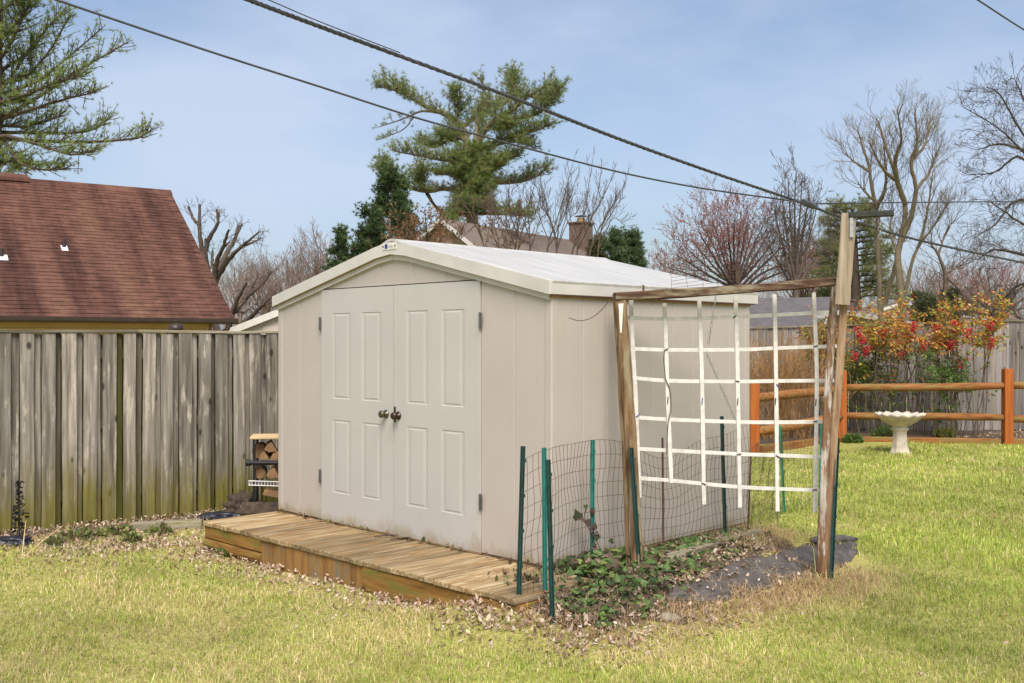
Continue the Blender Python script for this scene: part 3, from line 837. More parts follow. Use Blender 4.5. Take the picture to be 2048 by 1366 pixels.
o = mobj('loose_wire', smooth_tube_mesh('loose_wire', wp, 0.0025, 5), M['rust']); tag(o, 'thin rusty wire curling from the left end of the arbor beam', 'wire')

# ------------------------------------------------------------------ garden stakes
STK = [((1037, 1212), (1046, 893), 'stake_dark', 'ribbed', 'dark green stake at the deck corner holding the wire mesh end'),
       ((1090, 1194), (1088, 896), 'stake_teal', 'ribbed', 'teal stake just right of the deck corner, behind a shorter dark one'),
       ((1105, 1248), (1096, 920), 'stake_dark', 'ribbed', 'nearest stake, dark teal, standing in the front lawn edge'),
       ((1184, 1138), (1185, 881), 'stake_teal', 'ribbed', 'faded teal stake in the ivy close to the shed wall'),
       ((1280, 1152), (1262, 896), 'stake_dark', 'ribbed', 'dark stake leaning against the left arbor post'),
       ((1327, 1098), (1325, 876), 'rust', 'rod', 'thin rusty rod between the left post and the shed wall'),
       ((1450, 1072), (1443, 833), 'stake_dark', 'ribbed', 'tall dark stake behind the middle of the trellis'),
       ((1496, 1056), (1502, 905), 'rust', 'rod', 'dark rusty rod by the rear corner of the shed'),
       ((1661, 1172), (1675, 877), 'stake_dark', 'ribbed', 'dark stake leaning against the right arbor post'),
       ((1568, 1026), (1560, 852), 'stake_green', 'ribbed', 'bright green stake on the lawn behind the trellis'),
       ((1638, 1016), (1643, 848), 'stake_teal', 'ribbed', 'teal stake behind the right edge of the trellis')]
ST = []
for base, top, m, kind_, lab in STK:
    if kind_ == 'rod' or base[0] in (1184, 1450):
        # the row along the wall: put 0.16 m out from the shed side
        k = (base[0] - CX) / F
        u = SW + 0.14
        # solve for v on the line u = const
        ax, ay = from_shed(u, 0.0)
        v_ = (k * ay - ax) / (SA - k * CA)
        x_, y_ = from_shed(u, v_)
        B = Vector((x_, y_, float(ground(x_, y_))))
    else:
        B = G(*base)
    Tt = P(top[0], top[1], B.y)
    ST.append((B, Tt))
    st = thing('garden_stake', B, lab, 'stake', 0, 'stakes round the garden bed')
    L = (Tt - B); ax_ = L.normalized()
    r = 0.0075 if kind_ == 'rod' else 0.0125
    if kind_ == 'rod':
        mobj('shaft', smooth_tube_mesh('shaft', [-ax_ * 0.1, L * 0.5, L], r, 8), M[m], st)
    else:
        # U-shaped steel fence stake: web with two flanges, and small wire hooks
        s = Vector((1, 0, 0)); s = (s - ax_ * s.dot(ax_)).normalized(); f_ = ax_.cross(s)
        pr = [(-1.15, -0.7), (-0.75, -0.9), (-0.45, 0.15), (0.45, 0.15), (0.75, -0.9), (1.15, -0.7), (0.7, 0.75), (-0.7, 0.75)]
        bm = bmesh.new(); A = [bm.verts.new(-ax_ * 0.12 + s * a * r + f_ * c * r) for a, c in pr]; Bv = [bm.verts.new(L + s * a * r + f_ * c * r) for a, c in pr]
        for i in range(8): bm.faces.new((A[i], A[(i + 1) % 8], Bv[(i + 1) % 8], Bv[i]))
        bm.faces.new(A[::-1]); bm.faces.new(Bv); bmesh.ops.recalc_face_normals(bm, faces=bm.faces[:])
        me = bpy.data.meshes.new('shaft'); bm.to_mesh(me); bm.free()
        mobj('shaft', me, M[m], st)
        for i in range(4):
            c = L * (0.25 + 0.22 * i) + s * r * 1.1
            mobj('hook', box_mesh('hook', -0.004, 0.007, -0.004, 0.004, -0.010, 0.010, 0.001), M[m], st, c)

# ------------------------------------------------------------------ wire mesh round the bed
rw = random.Random(3)
def mesh_panel(paths, name, label, top_fn, bot_fn, vstep=0.05, nh=9, r=0.0015, wob=0.012):
    pts = [Vector(p) for p in paths]
    dist = [0]
    for i in range(len(pts) - 1): dist.append(dist[-1] + (pts[i + 1] - pts[i]).length)
    tot = dist[-1]
    def at(s):
        for i in range(len(pts) - 1):
            if s <= dist[i + 1] or i == len(pts) - 2:
                return pts[i].lerp(pts[i + 1], (s - dist[i]) / max(1e-6, dist[i + 1] - dist[i]))
    nv = int(tot / vstep) + 1
    grid = []
    ph = [rw.uniform(0, 6.3) for _ in range(6)]
    for i in range(nv + 1):
        s = tot * i / nv; p = at(s); b0, t0 = bot_fn(s, tot, p), top_fn(s, tot, p)
        col_ = []
        for j in range(nh):
            z = b0 + (t0 - b0) * j / (nh - 1)
            wx = wob * (math.sin(s * 5.1 + j * 0.9 + ph[0]) + 0.6 * math.sin(s * 11 - j * 1.7 + ph[1]))
            wz = wob * 0.7 * math.sin(s * 7 + ph[2] + j * 0.5)
            col_.append(p + Vector((wx * 0.7, wx * -0.5, 0)) + Vector((0, 0, z - p.z + wz)))
        grid.append(col_)
    segs = []
    for i in range(nv + 1):
        for j in range(nh - 1):
            segs.append((*grid[i][j], r, *grid[i][j + 1], r))
    for j in range(nh):
        for i in range(nv):
            segs.append((*grid[i][j], r * 1.1, *grid[i + 1][j], r * 1.1))
    o = tubes(name, segs, M['wire'], k=3)
    return tag(o, label, 'wire mesh')
A_, B_, C_, D_, E_, F_, G_, H_ = [ST[i] for i in range(8)]
def tfun(s, tot, p):
    return float(ground(p.x, p.y)) + 0.80 + 0.05 * math.sin(s * 2.3 + 0.4) - 0.10 * math.exp(-((s - tot * 0.62) / 0.3) ** 2)
mesh_panel([A_[0] + Vector((0.01, 0, 0)), B_[0] + Vector((0.03, 0.05, 0)), D_[0], F_[0] + Vector((-0.02, -0.02, 0)), G_[0] + Vector((-0.02, -0.02, 0)), H_[0]],
           'wire_mesh', 'rusty wire mesh running from the deck corner along the shed wall', tfun, lambda s, t, p: float(ground(p.x, p.y)) + 0.02, 0.05, 10)
mesh_panel([H_[0], ST[9][0], ST[10][0]], 'wire_mesh', 'thin wire mesh across the lawn behind the trellis, right of the shed',
           lambda s, t, p: 0.80 + 0.02 * math.sin(s * 4), lambda s, t, p: 0.02, 0.055, 9, 0.0014)
w0, w1 = P(1342, 588, 6.80), P(1680, 564, 6.9)
mesh_panel([w0, w0.lerp(w1, 0.5), w1], 'wire_mesh', 'sagging wire mesh rising above the arbor beam',
           lambda s, t, p: p.z + 0.19 + 0.15 * s / t, lambda s, t, p: p.z + 0.0, 0.11, 10, 0.0013, 0.006)

# ------------------------------------------------------------------ bed: fabric, stone, timber, brick
up_c = catmull([(1335, 1186), (1400, 1166), (1470, 1128), (1550, 1112), (1605, 1094), (1655, 1086), (1712, 1088)], 48)
lo_c = catmull([(1330, 1200), (1420, 1210), (1505, 1192), (1560, 1172), (1625, 1158), (1680, 1140), (1716, 1110)], 48)
nu_, nv_ = len(up_c), 16
fv = []; ff = []
for i in range(nu_):
    for j in range(nv_ + 1):
        t = j / nv_
        e = 2.2 * math.sin(i * 0.9) * (1 if j in (0, nv_) else 0)
        q = up_c[i] * (1 - t) + lo_c[i] * t + np.array([0, e])
        g_ = G(q[0], q[1])
        wr = 0.012 * (abs(math.sin(i * 0.42 + 1.1 * math.sin(j * 0.5))) ** 2) + 0.012 * math.sin(j * 0.9 + i * 0.23) * math.sin(i * 0.31)
        fv.append((g_.x, g_.y, g_.z + 0.011 + max(-0.008, wr * 1.25 + 0.006 * math.sin(i * 1.3 + j * 0.8) * math.sin(j * 1.1 - i * 0.4)) * (1 if 0 < j < nv_ else 0.2) - (0.02 if j == nv_ and i % 7 < 3 else 0)))
for i in range(nu_ - 1):
    for j in range(nv_):
        a = i * (nv_ + 1) + j; ff.append((a, a + 1, a + nv_ + 2, a + nv_ + 1))
o = mobj('weed_fabric', mesh_py('weed_fabric', fv, ff), M['fabric'], smooth=True)
o.modifiers.new('thickness', 'SOLIDIFY').thickness = 0.003
tag(o, 'crumpled dark grey weed fabric lying at the right arbor post', 'fabric')
rp0, rp1 = G(1622, 1092), G(1714, 1088)
o = mobj('fabric_roll', smooth_tube_mesh('fabric_roll', [rp0.lerp(rp1, t / 6) + Vector((0, 0, 0.04 + 0.006 * math.sin(t * 2))) for t in range(7)], [0.02, 0.03, 0.032, 0.03, 0.031, 0.028, 0.012], 10), M['fabric'], smooth=True)
tag(o, 'rolled dark edge of weed fabric behind the right arbor post', 'fabric roll')
def blob(name, c, rx, ry, rz, mat, label, cat, seed=0, sub=3, amp=0.12, freq=2.0, flat=None):
    bm = bmesh.new(); bmesh.ops.create_icosphere(bm, subdivisions=sub, radius=1)
    r_ = random.Random(seed); ph = [r_.uniform(0, 6) for _ in range(6)]
    for v in bm.verts:
        d = 1 + amp * (math.sin(v.co.x * freq * 2 + ph[0]) + math.sin(v.co.y * freq * 2.3 + ph[1]) + math.sin(v.co.z * freq * 1.9 + ph[2]) + 0.6 * math.sin(v.co.x * freq * 5 + v.co.y * freq * 4 + ph[3])) / 2
        v.co = Vector((v.co.x * rx, v.co.y * ry, v.co.z * rz)) * d
    me = bpy.data.meshes.new(name); bm.to_mesh(me); bm.free()
    o = mobj(name, me, mat, None, c, smooth=True)
    return tag(o, label, cat) if label else o
blob('flat_stone', G(1332, 1234), 0.085, 0.07, 0.024, M['stone'], 'flat grey stone on the grass in front of the ivy bed', 'stone', 3)
tx0, ty0 = from_shed(SW + 0.30, 0.78); tx1, ty1 = from_shed(SW + 0.24, 2.05)
timber('landscape_timber', (tx0, ty0, float(ground(tx0, ty0))), (tx1, ty1, float(ground(tx1, ty1))), 0.09, 0.045, 'mossy landscape timber in the ivy along the shed side', M['fence_cap'])
l0, l1 = G(265, 1064), G(402, 1060)
timber('landscape_timber', l0, l1 + Vector((0, 0.05, 0)), 0.09, 0.085, 'old timber on the ground from fence to the left deck corner', M['fence_cap'])
l0, l1 = G(92, 1088), G(122, 1086)
timber('wood_offcut', l0, l1, 0.08, 0.04, 'short wood offcut lying at the mossy foot of the fence', M['fence_cap'], 'offcut')
o = mobj('brick', box_mesh('brick', -0.095, 0.095, -0.045, 0.045, -0.02, 0.045, 0.005), M['brick'], None, G(497, 1120), (0.1, 0.15, -0.7))
tag(o, 'red brick half buried in leaves under the deck front', 'brick')
# dark plastic by the fence
for c, sc_, lab, sd in ((G(28, 1092), (0.13, 0.09, 0.05), 'crumpled dark blue plastic bag at the fence foot, far left', 4), (G(452, 1040), (0.24, 0.13, 0.045), 'crumpled black plastic sheet between the fence and the deck', 8)):
    blob('plastic_bag' if sd == 4 else 'plastic_sheet', c + Vector((0, 0, sc_[2] * 0.6)), *sc_, M['plastic'], lab, 'plastic', sd, 4, 0.22, 4.0)
# dead dark stalk
dsb = G(38, 1080); segs = []; lv = []
for i in range(14):
    z0, z1 = i * 0.034, (i + 1) * 0.034
    segs.append((dsb.x + 0.004 * math.sin(i), dsb.y, dsb.z + z0, 0.007, dsb.x + 0.004 * math.sin(i + 1), dsb.y, dsb.z + z1, 0.006))
dst = thing('dead_stalk', dsb, 'blackened dead plant stalk standing against the fence, far left', 'plant')
tubes('stalk', segs, M['black_gap'], dst, 6, dsb)
bm = bmesh.new()
for i in range(130):
    z = rnd.uniform(0.0, 0.50); w = 0.085 * (1 - z / 0.62)
    c = Vector((rnd.uniform(-w, w), rnd.uniform(-0.04, 0.04), z)); s = rnd.uniform(0.015, 0.03)
    d1 = Vector((rnd.uniform(-1, 1), rnd.uniform(-1, 1), rnd.uniform(-0.4, 0.8))).normalized() * s; d2 = Vector((rnd.uniform(-1, 1), rnd.uniform(-1, 1), rnd.uniform(-1, 1))).normalized() * s * 0.8
    bm.faces.new([bm.verts.new(c + q) for q in (d1, d2, -d1, -d2)])
me = bpy.data.meshes.new('seed_head'); bm.to_mesh(me); bm.free()
tag(mobj('dead_leaves', me, M['black_gap'], dst), kind='stuff')

# ------------------------------------------------------------------ bird bath
bb = G(1800, 909)
bath = thing('bird_bath', bb, 'pale cast stone bird bath with scalloped bowl on the lawn', 'bird bath')
def scal(i, a, r, z):
    k = math.cos(14 * a)
    return (r * (1 + 0.035 * k), z + 0.012 * k) if 1 <= i <= 6 else (r, z)
mobj('bowl', lathe_mesh('bowl', [(0.10, 0.415), (0.17, 0.45), (0.26, 0.505), (0.315, 0.555), (0.345, 0.585), (0.335, 0.605), (0.30, 0.595), (0.2, 0.55), (0.06, 0.53)], 84, scal), M['concrete'], bath, smooth=True)
ped = [(0.155, -0.02), (0.155, 0.02), (0.14, 0.05), (0.12, 0.10), (0.105, 0.20), (0.10, 0.30), (0.105, 0.34), (0.135, 0.375), (0.11, 0.395), (0.115, 0.43)]
me = lathe_mesh('pedestal', ped, 8)
mobj('pedestal', me, M['concrete'], bath)

# ------------------------------------------------------------------ firewood rack between shed and fence
rb = Vector((-2.47, 9.74, float(ground(-2.47, 9.74))))
rrz = math.radians(8)
rack = thing('firewood_rack', rb, 'firewood rack with pine board top behind the left shed corner', 'rack', rrz)
bx('top_board', -0.02, 0.95, -0.13, 0.19, 0.765, 0.79, M['pine_board'], rack, 0.004)
mobj('pipe', smooth_tube_mesh('pipe', [(-0.03, -0.12, 0.545), (0.5, -0.12, 0.535), (0.95, -0.12, 0.53)], 0.022, 12), M['black_pipe'], rack)
mobj('pipe_cap', smooth_tube_mesh('pipe_cap', [(-0.055, -0.12, 0.545), (-0.01, -0.12, 0.545)], 0.031, 12), M['black_pipe'], rack)
sg = []
for z in (0.335, 0.375): sg.append((-0.03, -0.13, z, 0.006, 0.95, -0.13, z - 0.05, 0.006))
for i in range(34): sg.append((-0.025 + i * 0.0285, -0.13, 0.335 - 0.05 * i / 34, 0.0035, -0.025 + i * 0.0285, -0.13, 0.378 - 0.05 * i / 34, 0.0035))
for i in range(34): sg.append((-0.025 + i * 0.0285, -0.13, 0.337 - 0.05 * i / 34, 0.003, -0.025 + i * 0.0285, 0.19, 0.337 - 0.05 * i / 34, 0.003))
tubes('wire_shelf', sg, M['white_wire'], rack, 5)
for x in (0.02, 0.9):
    for y in (-0.11, 0.17): bx('upright', x - 0.012, x + 0.012, y - 0.012, y + 0.012, -0.02, 0.764, M['black_pipe'], rack, 0.001)
def log(loc, rz, L, r, seed, lab, split=False, tilt=0.0):
    r_ = random.Random(seed)
    t = thing('firewood_log', loc, lab, 'log', rz, 'stacked firewood')
    n = 12
    def prof():
        if split:
            return [(r * 1.0, -r * 0.6), (r * 0.2, r * 0.95), (-r * 0.5, r * 0.55), (-r * 0.95, -r * 0.3), (-r * 0.3, -r * 0.75)]
        return [(r * math.cos(2 * math.pi * k / n) * (1 + r_.uniform(-0.07, 0.07)), r * math.sin(2 * math.pi * k / n) * (1 + r_.uniform(-0.07, 0.07))) for k in range(n)]
    pp = prof()
    o = mobj('bark', prism_mesh('bark', pp, 'y', 0.002, L), M['bark'] if not split else M['log_end'], t, (0, 0, 0), (tilt, 0, 0))
    mobj('cut_end', prism_mesh('cut_end', [(a * 0.93, c * 0.93) for a, c in pp], 'y', -0.004, 0.004), M['log_end'], t, (0, 0, 0), (tilt, 0, 0))
    return t
ca_, sa_ = math.cos(rrz), math.sin(rrz)
def rl(x, y, z): return rb + Vector((x * ca_ - y * sa_, x * sa_ + y * ca_, z))
log(rl(0.17, -0.10, 0.68), rrz + 0.1, 0.3, 0.06, 1, 'pale split log at the top of the rack under the pine board', True)
log(rl(0.105, -0.09, 0.60), rrz - 0.2, 0.3, 0.05, 2, 'small split log lying on the black pipe', True)
log(rl(0.22, -0.09, 0.60), rrz, 0.3, 0.055, 3, 'split log on the black pipe next to the shed', True)
log(rl(0.055, 0.02, 0.64), rrz, 0.15, 0.075, 7, 'dark round log at the left of the rack top row')
log(rl(0.07, -0.07, 0.44), rrz + 0.05, 0.24, 0.058, 4, 'brown log on the left of the white wire shelf')
log(rl(0.19, -0.11, 0.435), rrz, 0.28, 0.065, 5, 'split log on the white wire shelf next to the shed', True)
lg = thing('firewood_log', rl(-0.07, -0.22, 0.105), 'thick round log on the ground under the rack', 'log', rrz - 0.2, 'stacked firewood')
mobj('bark', prism_mesh('bark', [(0.095 * math.cos(2 * math.pi * k / 14) * (1 + 0.06 * math.sin(k * 2.1)), 0.09 * math.sin(2 * math.pi * k / 14) * (1 + 0.06 * math.sin(k * 1.7))) for k in range(14)], 'x', 0.0, 0.45), M['bark'], lg)
mobj('cut_end', prism_mesh('cut_end', [(0.088 * math.cos(2 * math.pi * k / 14), 0.083 * math.sin(2 * math.pi * k / 14)) for k in range(14)], 'x', -0.004, 0.002), M['log_end'], lg)
o = blob('leaf_pile', rl(-0.10, -0.02, 0.10), 0.16, 0.11, 0.12, M['bark'], None, None, 12, 4, 0.34, 6.0)
tag(o, 'heap of dark bark and dead leaves left of the firewood', 'debris')
o = mobj('split_slab', prism_mesh('split_slab', [(0, 0), (0.30, -0.06), (0.31, -0.02), (0.02, 0.05)], 'y', -0.06, 0.1), M['log_end'], None, rl(0.10, -0.1, 0.245), (0, 0, rrz)); tag(o, 'pale slab of split wood leaning below the wire shelf', 'log')

# ------------------------------------------------------------------ red-roofed house on the left
HE = Vector((-5.43, 20.0, -0.4)); EZ = 2.08 - HE.z; RZ = 5.14 - HE.z; HWID = 4.42; HL = 7.5
house = thing('neighbour_house', HE, 'neighbouring house with brown red shingle roof behind the left fence', 'house', fence_rz)
m_sh, nt, b = new_mat('brown_red_shingle')
geo = nt.nodes.new('ShaderNodeNewGeometry')
mp = nt.nodes.new('ShaderNodeMapping'); mp.vector_type = 'POINT'
mp.inputs['Rotation'].default_value = (0, 0, -fence_rz)
nt.links.new(geo.outputs['Position'], mp.inputs['Vector'])
mp2 = nt.nodes.new('ShaderNodeMapping'); mp2.inputs['Scale'].default_value = (1.7, 0.16, 0.16); nt.links.new(mp.outputs[0], mp2.inputs['Vector'])
mp3 = nt.nodes.new('ShaderNodeMapping'); mp3.inputs['Scale'].default_value = (3.2, 8.0, 8.0); nt.links.new(mp.outputs[0], mp3.inputs['Vector'])
st1 = noise(nt, mp2.outputs[0], 1.0, 5, 0.6); tb = noise(nt, mp3.outputs[0], 1.0, 2, 0.5); gr = noise(nt, mp.outputs[0], 30, 3, 0.6)
rs = ramp(nt, [(0.30, (0.048, 0.026, 0.021)), (0.44, (0.095, 0.047, 0.037)), (0.56, (0.14, 0.071, 0.052)), (0.72, (0.165, 0.092, 0.06))])
nt.links.new(st1, rs.inputs['Fac'])
rt2 = ramp(nt, [(0.3, (0.62, 0.6, 0.6)), (0.7, (1.25, 1.2, 1.15))]); nt.links.new(tb, rt2.inputs['Fac'])
c1 = mixc(nt, 0.8, rs.outputs['Color'], rt2.outputs['Color'], 'MULTIPLY')
rg = ramp(nt, [(0.3, (0.75, 0.75, 0.75)), (0.7, (1.2, 1.2, 1.2))]); nt.links.new(gr, rg.inputs['Fac'])
nt.links.new(mixc(nt, 0.7, c1, rg.outputs['Color'], 'MULTIPLY'), b.inputs['Base Color'])
b.inputs['Roughness'].default_value = 0.95; b.inputs['Specular IOR Level'].default_value = 0.1
M['siding_tan'] = plain('tan_siding', (0.45, 0.30, 0.13), 0.6, 0.1, 2, 0.05)
M['gutter'] = plain('dark_brown_gutter', (0.045, 0.03, 0.026), 0.4, 0.2)
M['lead_white'] = plain('white_flashing', (0.75, 0.75, 0.78), 0.5, 0.05)
hs = math.atan2(RZ - EZ, HWID); HS = math.hypot(RZ - EZ, HWID)
roof = mobj('roof', box_mesh('roof', -HL, 0, -0.05, HS, -0.08, 0.0), m_sh, house, (0, 0, EZ), (hs, 0, 0))
mobj('roof_rear', box_mesh('roof_rear', -HL, 0, 0, HS, -0.08, 0.0), m_sh, house, (0, 2 * HWID, EZ), (hs, 0, math.pi)).location = (-HL, 2 * HWID, EZ)
exp_, tw = 0.128, 0.305
nrow = int(HS / exp_)
def tab_verts(x0, x1, y0, dz):
    return [(x0, y0, 0.013 + dz), (x1, y0, 0.013 + dz), (x1, y0 + 0.15, 0.002 + dz * 0.5), (x0, y0 + 0.15, 0.002 + dz * 0.5), (x0, y0, 0.0), (x1, y0, 0.0)]
TF = [(0, 1, 2, 3), (0, 4, 5, 1)]
tab_mes = [mesh_py('shingle', tab_verts(0.002, tw - 0.004, 0, dz), TF) for dz in (0, 0.003, 0.005)]
rest_v = []; rest_f = []; ntab = 0
rs_ = random.Random(21)
for r in range(nrow):
    off = (r % 2) * tw / 2 + rs_.uniform(-0.02, 0.02)
    y0 = r * exp_
    k = 0
    x = -off
    while x > -6.4:
        xa, xb = x - tw, min(x, -0.0)
        if ntab < 300:
            o = mobj('shingle', tab_mes[rs_.randrange(3)], m_sh, roof, (xa, y0, 0.0)); ntab += 1
        else:
            n = len(rest_v); rest_v += tab_verts(xa + 0.002, xb - 0.004, y0, rs_.choice((0, 0.003, 0.005)))
            rest_f += [tuple(n + q for q in t) for t in TF]
        x -= tw
tag(mobj('upper_shingles', mesh_py('upper_shingles', rest_v, rest_f), m_sh, roof), kind='stuff')
mobj('ridge_cap', prism_mesh('ridge_cap', [(-0.13, -0.085), (0, 0.022), (0.13, -0.085), (0.13, -0.10), (-0.13, -0.10)], 'x', -3.02, 0.02), m_sh, house, (0, HWID, RZ))
mobj('ridge_vent', prism_mesh('ridge_vent', [(-0.2, -0.08), (-0.18, 0.0), (0, 0.10), (0.18, 0.0), (0.2, -0.08)], 'x', -HL, -3.02), m_sh, house, (0, HWID, RZ))
for i in range(7):
    bx('siding_board', -HL, -0.42, 0.30 - 0.006, 0.33, EZ - 0.18 - i * 0.115, EZ - 0.07 - i * 0.115, M['siding_tan'], house, 0.0, rot=None)
bx('wall', -HL, -0.45, 0.33, 2 * HWID - 0.33, 0.0, EZ - 0.02, M['siding_tan'], house, 0.0)
mobj('gable', prism_mesh('gable', [(0.35, EZ - 0.02), (2 * HWID - 0.35, EZ - 0.02), (HWID, RZ - 0.28)], 'x', -0.75, -0.46), M['siding_tan'], house)
bx('corner_board', -0.42, -0.36, 0.28, 0.36, 0.0, EZ - 0.05, M['log_end'], house, 0.0)
gut = mobj('gutter', prism_mesh('gutter', [(-0.13, 0.045), (-0.125, -0.02), (-0.10, -0.06), (-0.02, -0.06), (-0.02, 0.02), (-0.09, 0.02), (-0.105, 0.045)], 'x', -HL, 0.03), M['gutter'], house, (0, 0, EZ - 0.03))
mobj('downspout', smooth_tube_mesh('downspout', [(-0.16, -0.07, EZ - 0.08), (-0.16, -0.07, EZ - 0.18), (-0.30, 0.16, EZ - 0.30), (-0.36, 0.25, EZ - 0.36), (-0.36, 0.25, 0.0)], 0.042, 8), M['gutter'], house)
for k_, (px_, py_, w_) in enumerate(((128, 497, 0.12), (3, 515, 0.2))):
    # place on the roof plane: solve along the view ray
    best = None
    for i in range(400):
        Y = 19 + i * 0.0125; q = P(px_, py_, Y) - HE
        lx = q.x * FD.x + q.y * FD.y; ly = q.x * FN.x + q.y * FN.y
        e = q.z - (EZ + ly * math.tan(hs))
        if best is None or abs(e) < best[0]: best = (abs(e), lx, ly)
    lx, ly = best[1], best[2]
    vt = mobj('vent_pipe', smooth_tube_mesh('vent_pipe', [(0, 0, -0.05), (0, 0, 0.17)], 0.038, 10), M['gutter'], house, (lx, ly, EZ + ly * math.tan(hs)))
    mobj('flashing', box_mesh('flashing', -w_ / 2, w_ / 2, -0.14, 0.06, 0.019, 0.03, 0.003), M['lead_white'], vt, (0, 0, 0), (hs, 0, 0))
# domed pipe cap peeking over the fence
pc = P(352, 660, 12.0); pc.z = 0
cp = thing('vent_post', pc, 'dark domed cap of a post peeking above the left fence', 'post')
mobj('post', lathe_mesh('post', [(0.055, -0.1), (0.055, 1.80)], 12), M['gutter'], cp, (0, 0, 0))
mobj('cap', lathe_mesh('cap', [(0.085, 1.775), (0.09, 1.80), (0.085, 1.83), (0.055, 1.855), (0.02, 1.862)], 16), M['gutter'], cp, smooth=True)

# ------------------------------------------------------------------ other houses
M['house_tan'] = plain('tan_house_wall', (0.36, 0.27, 0.20), 0.9, 0.15, 1.2, 0.1)
M['roof_taupe'] = plain('taupe_shingles', (0.155, 0.12, 0.098), 0.95, 0.15, 3, 0.3)
M['roof_slate'] = plain('slate_shingles', (0.115, 0.105, 0.11), 0.95, 0.2, 3, 0.3)
M['roof_mauve'] = plain('mauve_shingles', (0.20, 0.155, 0.145), 0.95, 0.18, 3, 0.3)
M['white_trim'] = plain('white_house_trim', (0.58, 0.56, 0.53), 0.6, 0.05)
M['siding_pale'] = plain('pale_siding', (0.47, 0.42, 0.37), 0.6, 0.06, 2)
M['brick_far'] = plain('chimney_brick', (0.17, 0.11, 0.085), 0.9, 0.3, 4, 0.3)
def far_house(name, ridge0, ridge1, halfw, eave_z, label, wall, rmat, over=0.3):
    """ridge from ridge0 to ridge1 (world points), gable at both ends"""
    d = ridge1 - ridge0; L = Vector((d.x, d.y)).length; rz = math.atan2(d.y, d.x)
    base = Vector((ridge0.x, ridge0.y, 0))
    h = thing(name, base, label, 'house', rz)
    zr = ridge0.z
    bx('wall', over, L - over, -halfw + over, halfw - over, -0.5, eave_z, wall, h, 0.0)
    for x in (over, L - over - 0.2):
        mobj('gable', prism_mesh('gable', [(-halfw + over, eave_z), (halfw - over, eave_z), (0, zr - 0.12)], 'x', x, x + 0.2), wall, h)
    sl = math.atan2(zr - eave_z, halfw); S = math.hypot(zr - eave_z, halfw)
    for s in (-1, 1):
        me = prism_mesh('roof', [(0, zr), (s * halfw, eave_z), (s * halfw, eave_z - 0.1), (0, zr - 0.1)], 'x', 0, L)
        rf = mobj('roof', me, rmat, h)
        for x in (-0.04, L - 0.0):
            mobj('rake_board', prism_mesh('rake_board', [(0, zr + 0.03), (s * (halfw + 0.02), eave_z + 0.03), (s * (halfw + 0.02), eave_z - 0.15), (0, zr - 0.15)], 'x', x, x + 0.04), M['white_trim'], h)
    return h, rz
r0 = P(880, 437, 40.0); r1 = P(1178, 490, 50.0); r1.z = r0.z
hC, rzC = far_house('neighbour_house', r0, r1, 4.6, 3.2, 'house with taupe roof and brick chimney behind the shed roof', M['house_tan'], M['roof_taupe'])
Lc = (Vector((r1.x, r1.y)) - Vector((r0.x, r0.y))).length
ch = bx('chimney', -0.45, 0.45, -0.4, 0.4, -2.2, 0.72, M['brick_far'], hC, 0.02, (Lc * 0.86, -0.5, r0.z))
bx('crown', -0.52, 0.52, -0.47, 0.47, 0.721, 0.80, M['brick_far'], ch, 0.01)
mobj('flue', lathe_mesh('flue', [(0.18, 0.801), (0.18, 1.0)], 12), M['siding_tan'], ch)
mobj('flue_cap', lathe_mesh('flue_cap', [(0.3, 1.08), (0.3, 1.11), (0.05, 1.15)], 12), M['gutter'], ch)
# small white gabled outbuilding left of the shed (its peak is hidden behind the shed)
g0 = P(640, 588, 26.0); g1 = g0 + Vector((-0.10, 0.995, 0)) * 5
hW, _ = far_house('neighbour_house', g0, g1, 2.35, P(497, 662, 25.0).z, 'small pale sided building with white gable edge left of the shed', M['siding_pale'], M['roof_taupe'], 0.12)
for i in range(9):
    z = P(497, 662, 25.0).z - 0.5 + i * 0.16
    hw = 2.2 * min(1.0, max(0.1, (g0.z - z - 0.35) / (g0.z - P(497, 662, 25.0).z)))
    bx('siding_board', 0.10, 0.118, -hw, hw, z, z + 0.15, M['siding_pale'], hW, 0.0)
a0, a1 = P(1440, 598, 46.0), P(1668, 601, 44.0); a1.z = a0.z
far_house('neighbour_house', a0, a1, 4.2, 2.0, 'low house with slate grey roof seen through the trellis top', M['siding_pale'], M['roof_slate'])
a0, a1 = P(1685, 621, 41.0), P(1905, 613, 47.0); a1.z = a0.z
hR, _ = far_house('neighbour_house', a0, a1, 4.0, 2.15, 'low house with mauve brown roof right of the tall arbor post', M['house_tan'], M['roof_mauve'])
ch = bx('chimney', -0.28, 0.28, -0.28, 0.28, -1.2, 0.40, M['brick_far'], hR, 0.01, (0.8, 0.4, a0.z))
bx('crown', -0.33, 0.33, -0.33, 0.33, 0.401, 0.46, M['brick_far'], ch, 0.01)
q0 = P(1808, 604, 62.0); q1 = q0 + Vector((0.4, 8, 0))
far_house('neighbour_house', q0, q1, 2.6, q0.z - 0.85, 'distant white gabled house between the bare trunks', M['white_trim'], M['roof_taupe'])

